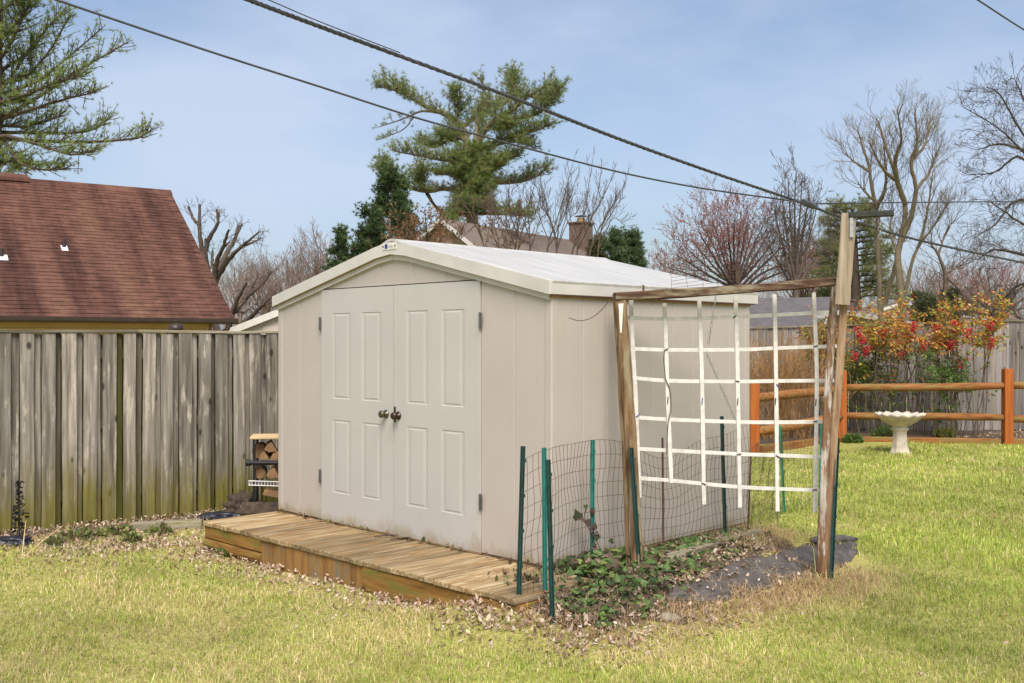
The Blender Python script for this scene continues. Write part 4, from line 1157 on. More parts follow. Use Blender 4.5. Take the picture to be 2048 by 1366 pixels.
# ------------------------------------------------------------------ overhead cables
def cable(name, pts, Yf, dia, label, n=60, twist=False, parent=None):
    c = catmull(pts, n)
    P3 = [P(q[0], q[1], Yf(q[0])) for q in c]
    if not twist:
        o = mobj(name, smooth_tube_mesh(name, P3, dia / 2, 8), M['cable'], smooth=True)
        return tag(o, label, 'cable')
    t = thing(name, P3[0], label, 'cable')
    for k in range(3):
        pts_ = []
        for i, p in enumerate(P3):
            a = i * 1.5 + k * 2.094
            pts_.append(p - P3[0] + Vector((0.3, 0.0, 1)).normalized() * (dia * 0.25 * math.sin(a)) + Vector((0, 1, 0)) * (dia * 0.25 * math.cos(a)))
        mobj('strand', smooth_tube_mesh('strand', pts_, dia * 0.26, 6), M['cable'], t, smooth=True)
    return t
def inv(px, p0, y0, p1, y1): return 1.0 / (1 / y0 + (px - p0) / (p1 - p0) * (1 / y1 - 1 / y0))
thick = [(330, -66), (497, 0), (700, 76), (948, 167), (1080, 217), (1248, 282), (1424, 345), (1580, 398), (1682, 435), (1728, 449), (1834, 480), (2048, 526), (2300, 570)]
cable('service_cable', thick, lambda x: inv(x, 497, 8, 2048, 19), 0.042, 'thick twisted black service cable crossing the sky', 260, True)
thin = [(-40, -53), (112, 0), (400, 97), (640, 174), (816, 231), (933, 264), (1065, 300), (1240, 345), (1404, 377), (1588, 403), (1616, 408)]
cable('phone_cable', thin, lambda x: inv(x, 112, 8.4, 1615, 13.6), 0.021, 'thin black cable running below the thick service cable', 80)
cable('phone_cable', [(1615, 408), (1756, 406), (2048, 403), (2300, 399)], lambda x: inv(x, 1615, 13.6, 2048, 22), 0.022, 'level thin cable from the cable joint to the right edge', 40)
o = mobj('cable_clamp', smooth_tube_mesh('cable_clamp', [P(1606, 405, 13.5), P(1626, 412, 13.6)], 0.045, 8), M['cable']); tag(o, 'small clamp where the thin cable meets the thick one', 'clamp')
cable('phone_cable', [(1900, -34), (1955, 0), (2048, 60), (2200, 150)], lambda x: inv(x, 1955, 11, 2048, 12), 0.018, 'short stretch of black cable in the top right corner', 24)
cable('phone_cable', [(500, -16), (560, 10), (640, 44), (800, 106)], lambda x: inv(x, 497, 7.96, 2048, 18.9), 0.010, 'slender wire above the thick cable at the top left', 24)

# ------------------------------------------------------------------ trees
class Sk:
    def __init__(s, Y, seed):
        s.Y = Y; s.r = random.Random(seed); s.nodes = []; s.limbs = []; s.segs = []; s.twigs = []
    def limb(s, pts, r0, r1, spread=None, n=14, wob=0.6):
        y0 = 0.0
        if s.nodes:
            q = min(s.nodes, key=lambda q: (q[0] - pts[0][0]) ** 2 + (q[1] - pts[0][1]) ** 2)
            if (q[0] - pts[0][0]) ** 2 + (q[1] - pts[0][1]) ** 2 < 60 ** 2: y0 = q[2]
        if spread is None:
            ln = sum(math.dist(pts[i], pts[i + 1]) for i in range(len(pts) - 1)) / F * s.Y
            spread = s.r.choice((-1, 1)) * s.r.uniform(0.2, 0.7) * ln
        c = catmull(pts, n); out = []
        for i, q in enumerate(c):
            t = i / (len(c) - 1); yo = y0 + spread * t
            jx, jy = (s.r.uniform(-wob, wob), s.r.uniform(-wob, wob)) if 0 < i < len(c) - 1 else (0, 0)
            s.nodes.append((q[0], q[1], yo))
            out.append(P(q[0] + jx, q[1] + jy, s.Y + yo))
        rr = [r0 + (r1 - r0) * i / (len(out) - 1) for i in range(len(out))]
        for i in range(len(out) - 1): s.segs.append((*out[i], rr[i], *out[i + 1], rr[i + 1]))
        s.limbs.append((out, rr))
        return out
    def grow(s, p, d, L, r, lev, up=0.25, spread=0.6, kids=(2, 3), nseg=4, ratio=0.68, wander=0.14, minr=0.006):
        """free-growing branch with side shoots"""
        q = p.copy(); d = d.normalized(); R = s.r
        for i in range(nseg):
            d2 = (d + Vector((R.gauss(0, wander), R.gauss(0, wander), R.gauss(0, wander) + up * 0.25))).normalized()
            q2 = q + d2 * (L / nseg)
            ra_, rb_ = max(minr, r * (1 - 0.55 * i / nseg)), max(minr, r * (1 - 0.55 * (i + 1) / nseg))
            (s.segs if r > 0.03 else s.twigs).append((*q, ra_, *q2, rb_))
            q, d = q2, d2
            if lev > 0 and i >= 1:
                for _ in range(R.randint(*kids) if i == nseg - 1 else (1 if R.random() < 0.75 else 0)):
                    a = Vector((R.gauss(0, 1), R.gauss(0, 1), R.gauss(0, 1))); a = (a - d * a.dot(d)).normalized()
                    s.grow(q, d * math.cos(spread) + a * math.sin(spread * R.uniform(0.6, 1.25)), L * ratio * R.uniform(0.7, 1.1), rb_ * 0.72, lev - 1, up, spread, kids, max(2, nseg - 1), ratio, wander, minr)
    def twig_limbs(s, every, L, r, lev, t0=0.3, up=0.35, spread=0.7, **k):
        for out, rr in list(s.limbs):
            n = len(out)
            for i in range(int(n * t0), n):
                for _ in range(every):
                    d = (out[min(i + 1, n - 1)] - out[max(i - 1, 0)]).normalized()
                    a = Vector((s.r.gauss(0, 1), s.r.gauss(0, 1), s.r.gauss(0, 0.6) + up)); a = (a - d * a.dot(d)).normalized()
                    s.grow(out[i], d * math.cos(spread) + a * math.sin(spread), L * s.r.uniform(0.5, 1.1) * (1.1 - 0.5 * i / n), min(r, rr[i] * 0.6), lev, up, **k)
    def build(s, name, label, mat, base, group=None, twig_mat=None, cat='tree'):
        o = thing(name, base, label, cat, 0, group)
        if s.segs: tubes('trunk', s.segs, mat, o, 7, base)
        if s.twigs: tag(tubes('twigs', s.twigs, twig_mat or mat, o, 3, base, False), kind='stuff')
        return o

def needles(tufts, n, ln, wd, cols, rng, up=0.35, along=0.5):
    """tufts: (K,6) centre and direction, -> triangles fanned out from each centre"""
    t = np.asarray(tufts, dtype=float); K = len(t)
    c = np.repeat(t[:, :3], n, axis=0); d = np.repeat(t[:, 3:], n, axis=0)
    v = rng.normal(size=(K * n, 3)); v /= np.linalg.norm(v, axis=1, keepdims=True)
    v = v + d * along; v[:, 2] += up
    v /= np.linalg.norm(v, axis=1, keepdims=True)
    s = np.cross(v, rng.normal(size=(K * n, 3))); s /= np.maximum(np.linalg.norm(s, axis=1, keepdims=True), 1e-6)
    L = ln * rng.uniform(0.6, 1.15, size=(K * n, 1)); w = wd * rng.uniform(0.7, 1.3, size=(K * n, 1))
    A = c + s * w; B = c - s * w; T = c + v * L
    verts = np.stack([A, B, T], axis=1).reshape(-1, 3)
    faces = np.arange(K * n * 3).reshape(-1, 3)
    cl = np.asarray(cols); ki = rng.integers(0, len(cl), K)
    cc = np.repeat(cl[ki], n, axis=0) * rng.uniform(0.75, 1.25, size=(K * n, 1))
    return verts, faces, np.repeat(cc, 3, axis=0)

def pine_foliage(sk, limbs, dens, sub_len, rng, t0=0.25, up=0.35, flat=0.35, step=0.14):
    tufts = []; R = sk.r
    for li in limbs:
        out, rr = sk.limbs[li]; n = len(out)
        for i in range(max(1, int(n * t0)), n):
            d = (out[min(i + 1, n - 1)] - out[i - 1]).normalized(); t = i / (n - 1)
            seg = (out[i] - out[i - 1])
            for _ in range(dens):
                a = Vector((R.gauss(0, 1), R.gauss(0, 1), R.gauss(0, flat) + up)); a = (a - d * a.dot(d) * 0.7).normalized()
                dd = (d * R.uniform(0.3, 0.9) + a * R.uniform(0.5, 1.0)).normalized()
                L = sub_len * R.uniform(0.4, 1.1) * (1.15 - 0.55 * t) * (0.55 + 0.45 * min(1, (t - t0 + 0.12) / 0.25))
                p = out[i] - seg * R.random(); m = max(2, int(L / step)); q = p.copy()
                for j in range(m):
                    dd = (dd + Vector((R.gauss(0, 0.12), R.gauss(0, 0.12), 0.07))).normalized()
                    q2 = q + dd * (L / m); sk.twigs.append((*q, 0.014, *q2, 0.010)); q = q2
                    if j >= 0: tufts.append((*(q + Vector((R.gauss(0, .05), R.gauss(0, .05), R.gauss(0, .05)))), *dd))
    return tufts

PINE_COL = [(0.29, 0.38, 0.085), (0.21, 0.30, 0.07), (0.35, 0.40, 0.12), (0.17, 0.25, 0.065), (0.27, 0.34, 0.12)]
# --- left pine
def C1(a): return [(x * 0.293, y * 0.293) for x, y in a]
s1 = Sk(31.0, 4)
s1.limb([(-16, 640), (-12, 345), (-8, 250), (-6, 120), (-4, 0), (-2, -120), (0, -240)], 0.20, 0.10, 0.0, 26)
L1 = [[(40, 955), (500, 970), (900, 950), (1010, 900)], [(40, 905), (350, 910), (600, 895), (735, 815)], [(60, 780), (300, 640), (470, 520), (640, 420), (870, 290)],
      [(20, 560), (180, 520), (350, 330), (480, 100)], [(15, 480), (200, 350), (330, 180), (420, 90)], [(20, 250), (150, 120), (250, -30)], [(40, 980), (130, 1110), (300, 1160), (470, 1150)], [(60, 800), (400, 690), (650, 630)],
      [(50, 930), (300, 1000), (480, 1055), (650, 1030)], [(20, 640), (250, 560), (430, 420), (700, 190)], [(15, 700), (200, 640), (400, 560), (560, 520)], [(20, 860), (200, 860), (420, 790)], [(20, 380), (120, 200), (170, 20)],
      [(20, 600), (160, 400), (260, 250)], [(10, 300), (-150, 200), (-330, 60)], [(10, 520), (-180, 450), (-500, 300)], [(10, 780), (-200, 740), (-520, 640)], [(10, 940), (-200, 960), (-600, 900)], [(10, 150), (-100, 0), (-200, -200)],
      [(20, -100), (150, -250), (250, -420)], [(20, -300), (-120, -450), (-200, -600)], [(20, 60), (180, -40), (330, -180)],
      [(10, 1130), (60, 1100), (100, 1150)], [(5, 720), (60, 690), (120, 700)]]
for l in L1: s1.limb(C1([(-26, l[0][1] + 22)] + l), 0.075, 0.02)
tf = pine_foliage(s1, range(1, len(s1.limbs)), 7, 0.95, nrng, 0.36, 0.4, 0.3, 0.2)
pine_l = s1.build('pine_tree', 'tall green pine with sweeping limbs behind the red roof at left', M['trunk'], P(0, 720, 31.0), 'pines beyond the fences')
v, f, c = needles(tf, 26, 0.15, 0.0036, PINE_COL, nrng)
tag(mobj('crown', mesh_np('crown', v - np.array(pine_l.location), f, c), M['needle'], pine_l), kind='stuff')
# --- middle pine
def C2(a): return [(640 + x * 0.293, 120 + y * 0.293) for x, y in a]
s2 = Sk(44.0, 8)
s2.limb(C2([(1030, 1900), (1040, 1300), (1040, 1000), (1040, 800), (1050, 650)]), 0.29, 0.22, 0.0, 16)
L2 = [([(1050, 660), (1000, 560), (970, 460), (850, 370), (720, 320), (600, 240), (420, 100)], .2, .04), ([(1055, 650), (1110, 500), (1200, 410), (1330, 330), (1420, 250), (1600, 150)], .18, .04), ([(1060, 560), (1070, 480), (1080, 380), (1150, 290), (1090, 120)], .13, .03),
      ([(970, 460), (1060, 400), (1250, 300), (1330, 100)], .1, .03), ([(860, 370), (700, 350), (600, 390), (400, 460)], .07, .02), ([(640, 390), (560, 480), (400, 545)], .04, .015), ([(1040, 700), (880, 690), (700, 660), (490, 620)], .1, .02),
      ([(990, 590), (890, 550), (780, 600), (680, 560)], .09, .02), ([(1000, 840), (930, 790), (800, 780)], .12, .03), ([(1010, 910), (850, 880), (720, 900), (560, 840), (410, 660)], .13, .03), ([(730, 910), (780, 990), (860, 1070)], .09, .04),
      ([(1060, 830), (1280, 840), (1450, 810), (1555, 730)], .1, .02), ([(1160, 570), (1330, 520), (1450, 490), (1580, 440)], .08, .02), ([(1060, 720), (1250, 690), (1340, 660)], .08, .02), ([(1110, 600), (1320, 560), (1440, 590)], .07, .02),
      ([(1200, 410), (1450, 380), (1560, 300), (1640, 180)], .1, .03), ([(1040, 1050), (1250, 1050), (1440, 1070)], .1, .03), ([(1040, 1080), (960, 1060), (900, 1090)], .08, .02), ([(930, 430), (950, 320), (920, 200)], .07, .02), ([(1330, 330), (1340, 220), (1300, 100)], .06, .02), ([(1000, 560), (900, 520), (860, 530)], .06, .02),
      ([(720, 900), (680, 820), (700, 740)], .05, .02), ([(560, 840), (470, 780), (430, 720)], .05, .02), ([(720, 320), (560, 230), (400, 180)], .05, .02), ([(1040, 1000), (1120, 930), (1180, 830)], .06, .02), ([(1050, 900), (1180, 760), (1260, 700)], .06, .02), ([(1150, 460), (1240, 480), (1300, 440)], .06, .02), ([(1440, 250), (1520, 280), (1600, 240)], .04, .02)]
for l, a, c_ in L2: s2.limb(C2(l), a, c_)
nl2 = len(s2.limbs)
for k in range(16):
    y_ = 640 + 28 * k; sd_ = -1 if k % 2 else 1
    s2.limb(C2([(1040, y_), (1040 + sd_ * s2.r.uniform(25, 50), y_ - 8), (1040 + sd_ * s2.r.uniform(50, 110), y_ + s2.r.uniform(-30, 20))]), 0.03, 0.012, s2.r.uniform(-1.4, 0.2), 7)
full = [i for i in range(1, len(s2.limbs)) if i not in (5, 6, 11)]
tf = pine_foliage(s2, full, 8, 1.0, nrng, 0.24, 0.45, 0.26, 0.2) + pine_foliage(s2, [5, 6, 11], 2, 0.6, nrng, 0.6)
pine_m = s2.build('pine_tree', 'old spreading pine with flat clumps above the shed roof', M['trunk_green'], P(938, 740, 44.0), 'pines beyond the fences')
v, f, c = needles(tf, 26, 0.21, 0.0048, [(0.16, 0.24, 0.06), (0.21, 0.28, 0.075), (0.25, 0.28, 0.09), (0.12, 0.19, 0.055), (0.28, 0.28, 0.10)], nrng)
tag(mobj('crown', mesh_np('crown', v - np.array(pine_m.location), f, c), M['needle'], pine_m), kind='stuff')
# --- pine right of the maple
s3 = Sk(52.0, 12)
s3.limb([(1712, 760), (1712, 600), (1708, 480), (1704, 408)], 0.36, 0.06, 0.0, 16)
for k in range(34):
    y = 412 + 190 * (k / 33) ** 0.9; w = (28 + 62 * min(1, (k + 2) / 14)) * s3.r.uniform(0.6, 1.1); sd = (-1 if k % 2 else 1)
    s3.limb([(1708, y), (1708 + sd * w * 0.5, y - s3.r.uniform(0, 8)), (1708 + sd * w, y + s3.r.uniform(-8, 10))], 0.06, 0.015, s3.r.uniform(-2.2, 2.2), 8)
tf = pine_foliage(s3, range(1, len(s3.limbs)), 5, 0.9, nrng, 0.25, 0.25, 0.35, 0.2)
pine_r = s3.build('pine_tree', 'broad olive green pine behind the tall arbor post', M['trunk'], P(1712, 725, 52.0), 'pines beyond the fences')
v, f, c = needles(tf, 20, 0.24, 0.007, [(0.20, 0.24, 0.075), (0.25, 0.25, 0.09), (0.14, 0.20, 0.06), (0.27, 0.25, 0.11)], nrng)
tag(mobj('crown', mesh_np('crown', v - np.array(pine_r.location), f, c), M['needle'], pine_r), kind='stuff')
# --- dark cedars and small firs
def cedar(name, label, px, top, bot, wpx, Y, seed, cols, n=42, dens=7, slen=0.55, shape=1.0, ln=0.16, grp='evergreens behind the shed'):
    s = Sk(Y, seed); h = bot - top
    s.limb([(px, bot + 120), (px, bot), (px + 2, top)], 0.16, 0.03, 0.0, 12)
    for k in range(n):
        t = (k + 0.5) / n; y = top + h * t; w = wpx * (t ** 0.75 if shape else 1) * s.r.uniform(0.45, 1.15); sd = s.r.choice((-1, 1))
        s.limb([(px, y + w * 0.15), (px + sd * w * 0.6, y - w * 0.12), (px + sd * w, y - w * s.r.uniform(0.15, 0.5))], 0.035, 0.01, s.r.uniform(-1, 1) * w / F * Y * 0.9, 5)
    tf = pine_foliage(s, range(1, len(s.limbs)), dens, slen, nrng, 0.2, 0.35, 0.6, 0.13)
    B = P(px, bot + 120, Y)
    o = s.build(name, label, M['trunk_dark'], B, grp)
    v, f, c = needles(tf, 14, ln, 0.014, cols, nrng, 0.2, 0.4)
    tag(mobj('crown', mesh_np('crown', v - np.array(B), f, c), M['needle'], o), kind='stuff')
    return o
DK = [(0.035, 0.07, 0.027), (0.055, 0.10, 0.035), (0.085, 0.135, 0.04), (0.13, 0.185, 0.06)]
cedar('cedar_tree', 'dense dark green cedar left of the spreading pine', 783, 352, 560, 58, 38.0, 31, DK, 34, 5, 0.75)
cedar('cedar_tree', 'ragged dark cedar leaning out at the left of the dense one', 738, 424, 560, 44, 37.0, 32, DK, 15, 4, 0.6)
cedar('cedar_tree', 'small lone dark cedar tip just above the left shed roof edge', 677, 466, 580, 26, 36.0, 33, DK, 12, 4, 0.42)
FR = [(0.07, 0.12, 0.05), (0.09, 0.145, 0.06), (0.12, 0.16, 0.07)]
cedar('fir_tree', 'left of two small firs above the shed roof ridge end', 1222, 470, 600, 34, 42.0, 34, FR, 26, 6, 0.5)
cedar('fir_tree', 'right of two small firs above the shed roof ridge end', 1264, 472, 600, 30, 42.5, 35, FR, 26, 6, 0.5)
cedar('fir_tree', 'olive fir half hidden behind the bare stems by the chimney', 1196, 478, 600, 26, 44.0, 36, [(0.10, 0.10, 0.04), (0.08, 0.09, 0.035)], 20, 5, 0.5)
cedar('evergreen_shrub', 'low olive evergreen behind the orange shrubs at right', 1876, 600, 690, 46, 40.0, 37, [(0.11, 0.12, 0.05), (0.09, 0.11, 0.05)], 22, 6, 0.5, 0)

# --- bare trees
def bare(name, label, Y, seed, limbs, mat, base, every, L, r, lev, t0=0.3, grp='bare winter trees', tm=None, **k):
    s = Sk(Y, seed)
    for l, a, c_ in limbs: s.limb(l, a, c_, None if s.nodes else 0.0, 14, 1.0)
    if every: s.twig_limbs(every, L, r, lev, t0, **k)
    return s.build(name, label, mat, base, grp, tm)
def C3(a): return [(1248 + x * 0.390625, 160 + y * 0.390625) for x, y in a]
bare('bare_tree', 'tall bare tree with forked trunk right of the arbor post', 36.0, 41,
     [(C3([(1430, 1420), (1425, 1170), (1405, 960), (1400, 890), (1425, 780), (1440, 650), (1400, 520), (1360, 400), (1330, 300), (1300, 210)]), .15, .03), (C3([(1420, 830), (1470, 700), (1495, 560), (1470, 420), (1500, 330), (1490, 170)]), .10, .025), (C3([(1440, 640), (1395, 500), (1390, 400), (1420, 300), (1400, 150)]), .1, .02),
      (C3([(1470, 420), (1540, 330), (1570, 200)]), .07, .02), (C3([(1495, 560), (1560, 480), (1600, 370)]), .07, .02), (C3([(1400, 520), (1330, 460), (1260, 330)]), .08, .02), (C3([(1430, 1150), (1470, 950), (1530, 780), (1560, 640), (1580, 480)]), .07, .02), (C3([(1500, 860), (1570, 770), (1660, 640)]), .05, .015), (C3([(1400, 880), (1360, 780), (1380, 660)]), .06, .015)],
     M['trunk_green'], P(1805, 740, 36.0), 2, 1.0, 0.015, 2, 0.45, up=0.5, spread=0.6, minr=0.0036)
bare('bare_tree', 'slender bare tree just left of the forked one', 37.0, 42,
     [(C3([(1320, 1420), (1315, 1180), (1300, 900), (1300, 700), (1270, 560), (1255, 450), (1220, 340), (1200, 270)]), .12, .025), (C3([(1330, 1150), (1390, 950), (1410, 850), (1430, 760)]), .1, .04), (C3([(1290, 660), (1340, 540), (1330, 330)]), .09, .02), (C3([(1255, 470), (1180, 420), (1150, 390)]), .06, .015), (C3([(1300, 640), (1230, 570), (1200, 530)]), .05, .015)],
     M['trunk_green'], P(1764, 740, 37.0), 1, 1.1, 0.02, 2, 0.4, up=0.5, spread=0.6, minr=0.0036)
bare('bare_tree', 'crooked bare tree with stubby top left of the right edge', 40.0, 43,
     [(C3([(1645, 1300), (1640, 1150), (1645, 1010), (1610, 900), (1570, 840)]), .12, .03), (C3([(1645, 1000), (1720, 1080), (1760, 1150)]), .06, .02), (C3([(1640, 1010), (1700, 960), (1790, 930)]), .05, .015), (C3([(1610, 900), (1640, 800), (1680, 720)]), .05, .015)],
     M['trunk'], P(1890, 740, 40.0), 1, 1.3, 0.02, 2, 0.3, up=0.3, spread=0.7, minr=0.005)
bare('bare_tree', 'dark bare tree reaching in from the right edge', 26.0, 44,
     [([(2150, 760), (2140, 560), (2130, 400), (2150, 200), (2160, 20)], .3, .12), ([(2135, 420), (2060, 320), (2000, 260), (1926, 214)], .035, .01), ([(2140, 480), (2050, 320), (1990, 345), (1935, 350)], .045, .01), ([(2135, 430), (2040, 400), (1990, 450), (1950, 475)], .045, .01), ([(2140, 540), (2045, 510), (1990, 500), (1955, 520)], .06, .012),
      ([(2130, 400), (2040, 260), (2000, 190), (1975, 175)], .035, .01), ([(2140, 560), (2040, 570), (1990, 620), (1950, 640)], .045, .01), ([(2130, 300), (2060, 220), (2030, 160)], .06, .012), ([(2140, 500), (2048, 450), (1975, 400)], .05, .01), ([(2140, 600), (2050, 640), (2010, 600)], .05, .012), ([(2140, 330), (2010, 290), (1955, 300)], .05, .01)],
     M['trunk_dark'], P(2150, 760, 26.0), 2, 0.65, 0.009, 2, 0.3, up=0.1, spread=0.8, minr=0.0035)
def C4(a): return [(360 + x * 0.2441, 380 + y * 0.2441) for x, y in a]
bare('pollard_tree', 'cut back bare tree with stubby limbs right of the red roof', 27.0, 45,
     [(C4([(330, 1250), (250, 900), (230, 640), (190, 520), (165, 380), (160, 280), (160, 120)]), .10, .035), (C4([(160, 290), (110, 240), (70, 140)]), .05, .03), (C4([(200, 520), (250, 380), (310, 280), (300, 160)]), .07, .03), (C4([(310, 280), (320, 190)]), .03, .02), (C4([(225, 620), (215, 520), (210, 400)]), .05, .03),
      (C4([(270, 900), (290, 620), (350, 480), (400, 330)]), .085, .03), (C4([(350, 480), (405, 425)]), .04, .025), (C4([(280, 780), (360, 560), (440, 420), (480, 290)]), .09, .03), (C4([(440, 420), (510, 280)]), .04, .025), (C4([(300, 720), (400, 570), (510, 460), (650, 345)]), .085, .02), (C4([(510, 460), (600, 430), (670, 398)]), .04, .015), (C4([(265, 640), (265, 500)]), .045, .03),
      (C4([(380, 1200), (430, 1010), (480, 880), (545, 765)]), .09, .03), (C4([(440, 1000), (540, 890), (640, 690)]), .08, .025), (C4([(520, 900), (680, 760), (745, 670)]), .07, .025), (C4([(380, 1180), (560, 1060), (660, 960), (780, 850)]), .09, .02), (C4([(640, 980), (720, 930), (800, 915)]), .04, .012), (C4([(430, 1010), (490, 1000), (530, 1015)]), .03, .015), (C4([(620, 940), (660, 830), (690, 750)]), .035, .015)],
     M['trunk'], P(440, 720, 27.0), 1, 0.35, 0.008, 1, 0.55, up=0.2, spread=0.8, minr=0.004)
# clump of upright bare stems behind the shed
for i, (x0, lean, top) in enumerate([(980, -70, 380), (1006, 14, 350), (1030, 44, 345), (1062, -10, 400), (1085, 60, 330), (1110, 20, 390), (1130, 100, 345), (1150, 35, 320), (1168, 85, 360), (1190, 40, 410), (1045, -95, 410), (1120, -40, 360)]):
    bare('bare_sapling', ['bare sapling leaning left over the taupe roof, leftmost of the stems', 'upright bare stem beside the pine trunk', 'bare stem curving right of the pine trunk', 'short bare stem over the middle of the taupe roof', 'tall bare stem left of the chimney', 'thin bare stem close to the left of the chimney', 'bare stem bending right in front of the chimney', 'tallest bare stem just right of the chimney', 'bare stem spreading right beyond the chimney', 'rightmost bare stem of the clump behind the shed', 'bare stem arching left across the white gable edge', 'bare stem tilted left between pine and chimney'][i],
         30.0 + (i % 4) * 0.8, 60 + i, [([(x0, 640), (x0 + lean * 0.15, 500), (x0 + lean * 0.55, 430), (x0 + lean, top)], .03, .008), ([(x0 + lean * 0.15, 500), (x0 + lean * 0.3 + 22, 440), (x0 + lean * 0.5 + 34, top + 35)], .018, .006), ([(x0 + lean * 0.2, 480), (x0 + lean * 0.2 - 18, 430), (x0 + lean * 0.4 - 30, top + 45)], .017, .006)],
         M['trunk'], P(x0, 680, 30.0 + (i % 4) * 0.8), 1, 0.55, 0.010, 1, 0.4, 'bare saplings behind the shed', up=0.6, spread=0.5, minr=0.005)
# scrub oak still holding rusty leaves, over the gable
so = Sk(33.0, 140)
for a_ in ((838, 520, 812, 452), (850, 520, 850, 430), (862, 520, 892, 446), (846, 510, 780, 470), (870, 520, 930, 470), (1010, 520, 1040, 430), (1000, 520, 985, 440)):
    so.limb([(a_[0], 640), (a_[0], a_[1]), ((a_[0] + a_[2]) / 2 + 4, (a_[1] + a_[3]) / 2), (a_[2], a_[3])], 0.05, 0.012, None, 12)
so.twig_limbs(2, 0.9, 0.014, 1, 0.35, up=0.3, spread=0.8, minr=0.005)
ob = P(850, 680, 33.0)
oo = so.build('scrub_oak', 'thin oak with rusty brown leaves before the taupe roofed house', M['trunk'], ob, 'bare winter trees')
ot_ = np.array([(*q[4:7], 0, 0, -0.3) for q in so.twigs if so.r.random() < 0.55])
v, f, c = needles(ot_, 4, 0.085, 0.022, [(0.26, 0.12, 0.05), (0.20, 0.11, 0.055), (0.34, 0.16, 0.06), (0.16, 0.12, 0.05)], nrng, -0.3)
tag(mobj('leaves', mesh_np('leaves', v - np.array(ob), f, c), M['needle'], oo), kind='stuff')
# red budding maple
def crown_tree(name, label, px, base_py, top_py, halfw, Y, seed, mat, tmat, nl=13, lev=3, L=1.9, grp='bare winter trees', every=1):
    s = Sk(Y, seed); h = base_py - top_py; fork = base_py - h * 0.34
    s.limb([(px, base_py + 60), (px, base_py), (px + 2, fork)], 0.24, 0.16, 0.0, 8)
    for k in range(nl):
        a = -1 + 2 * (k + 0.5) / nl
        ex = px + a * halfw; ey = top_py + h * 0.50 * abs(a) ** 2.2
        s.limb([(px + 2, fork + s.r.uniform(-12, 14)), (px + a * halfw * 0.45, fork - (fork - ey) * 0.42), (ex, ey + s.r.uniform(0, 14))], 0.09, 0.02, s.r.uniform(-1, 1) * halfw / F * Y * (1.1 - abs(a)), 10)
    s.twig_limbs(every, L, 0.025, lev - 1, 0.3, up=0.3, spread=0.65, minr=0.008)
    B = P(px, base_py + 60, Y)
    o = s.build(name, label, mat, B, grp, tmat)
    return o, s
mo, ms = crown_tree('maple_tree', 'round maple with red spring buds behind the shed', 1468, 660, 428, 138, 48.0, 71, M['trunk'], M['twig_red'], 19, 3, 1.6, every=1)
bt = np.array([(*q[4:7], 0, 0, 0.4) for q in ms.twigs if ms.r.random() < 0.5])
v, f, c = needles(bt, 4, 0.09, 0.016, [(0.34, 0.12, 0.09), (0.27, 0.10, 0.085), (0.36, 0.17, 0.12)], nrng)
tag(mobj('buds', mesh_np('buds', v - np.array(mo.location), f, c), M['needle'], mo), kind='stuff')
crown_tree('bare_tree', 'bare grey tree between the maple and the olive pine', 1590, 700, 350, 62, 46.0, 72, M['trunk'], M['trunk'], 9, 3, 1.5, every=1)
mo, ms = crown_tree('maple_tree', 'reddish bare tree low at the right edge', 1990, 690, 535, 105, 60.0, 73, M['trunk'], M['twig_red'], 13, 3, 1.7, every=1)
mo, ms = crown_tree('maple_tree', 'smaller reddish tree behind the trellis top', 1606, 690, 520, 55, 56.0, 78, M['trunk'], M['twig_red'], 11, 3, 1.5, every=1)
for i, (px, tp, hw, Y_, lab) in enumerate([(478, 535, 42, 66, 'leftmost distant bare tree beyond the cut back tree'), (530, 548, 36, 70, 'distant bare tree over the white gable'), (585, 520, 46, 62, 'broad distant bare tree above the left shed roof slope'), (636, 492, 26, 60, 'tall thin distant bare tree left of the small cedar'), (1330, 520, 40, 66, 'distant bare tree between the firs and the maple'), (1660, 470, 50, 64, 'distant bare tree behind the olive pine'), (1855, 560, 50, 62, 'distant bare tree behind the crooked stubby one'), (1935, 565, 60, 66, 'distant bare tree under the dark branches at right')]):
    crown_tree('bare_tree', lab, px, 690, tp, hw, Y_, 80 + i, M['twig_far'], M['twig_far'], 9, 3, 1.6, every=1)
# far wood reading as one mass
sw = Sk(95.0, 90)
for k in range(520):
    px = sw.r.uniform(-150, 2250); Y_ = sw.r.uniform(75, 115)
    hgt = sw.r.uniform(2.6, 4.8) * (1.25 if px < 700 else 1.0)
    p = P(px, 683, Y_); p.z = -0.5
    sw.grow(p, Vector((sw.r.gauss(0, 0.12), sw.r.gauss(0, 0.1), 1)), hgt, 0.07, 2, 0.4, 0.55, (2, 3), 4, 0.6, 0.1, 0.016)
wv, wf = tube_arrays(sw.segs + sw.twigs, 3)
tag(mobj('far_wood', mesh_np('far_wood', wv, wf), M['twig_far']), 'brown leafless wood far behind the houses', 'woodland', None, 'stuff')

# ------------------------------------------------------------------ shrubs along the back fence
def leaf_quads(c, d, ln, wd, rng, cols, droop=0.0):
    """c (K,3) leaf bases, d (K,3) directions -> folded diamond leaves of two triangles"""
    K = len(c); d = d / np.maximum(np.linalg.norm(d, axis=1, keepdims=True), 1e-6)
    s = np.cross(d, rng.normal(size=(K, 3))); s /= np.maximum(np.linalg.norm(s, axis=1, keepdims=True), 1e-6)
    L = ln * rng.uniform(0.65, 1.2, (K, 1)); W = wd * rng.uniform(0.7, 1.2, (K, 1))
    mid = c + d * L * 0.45; tip = c + d * L; tip[:, 2] -= droop * L[:, 0]
    v = np.stack([c, mid + s * W, tip, mid - s * W], axis=1).reshape(-1, 3)
    f = np.arange(K * 4).reshape(-1, 4)
    cl = np.asarray(cols)[rng.integers(0, len(cols), K)] * rng.uniform(0.75, 1.25, (K, 1))
    return v, f, np.repeat(cl, 4, axis=0)
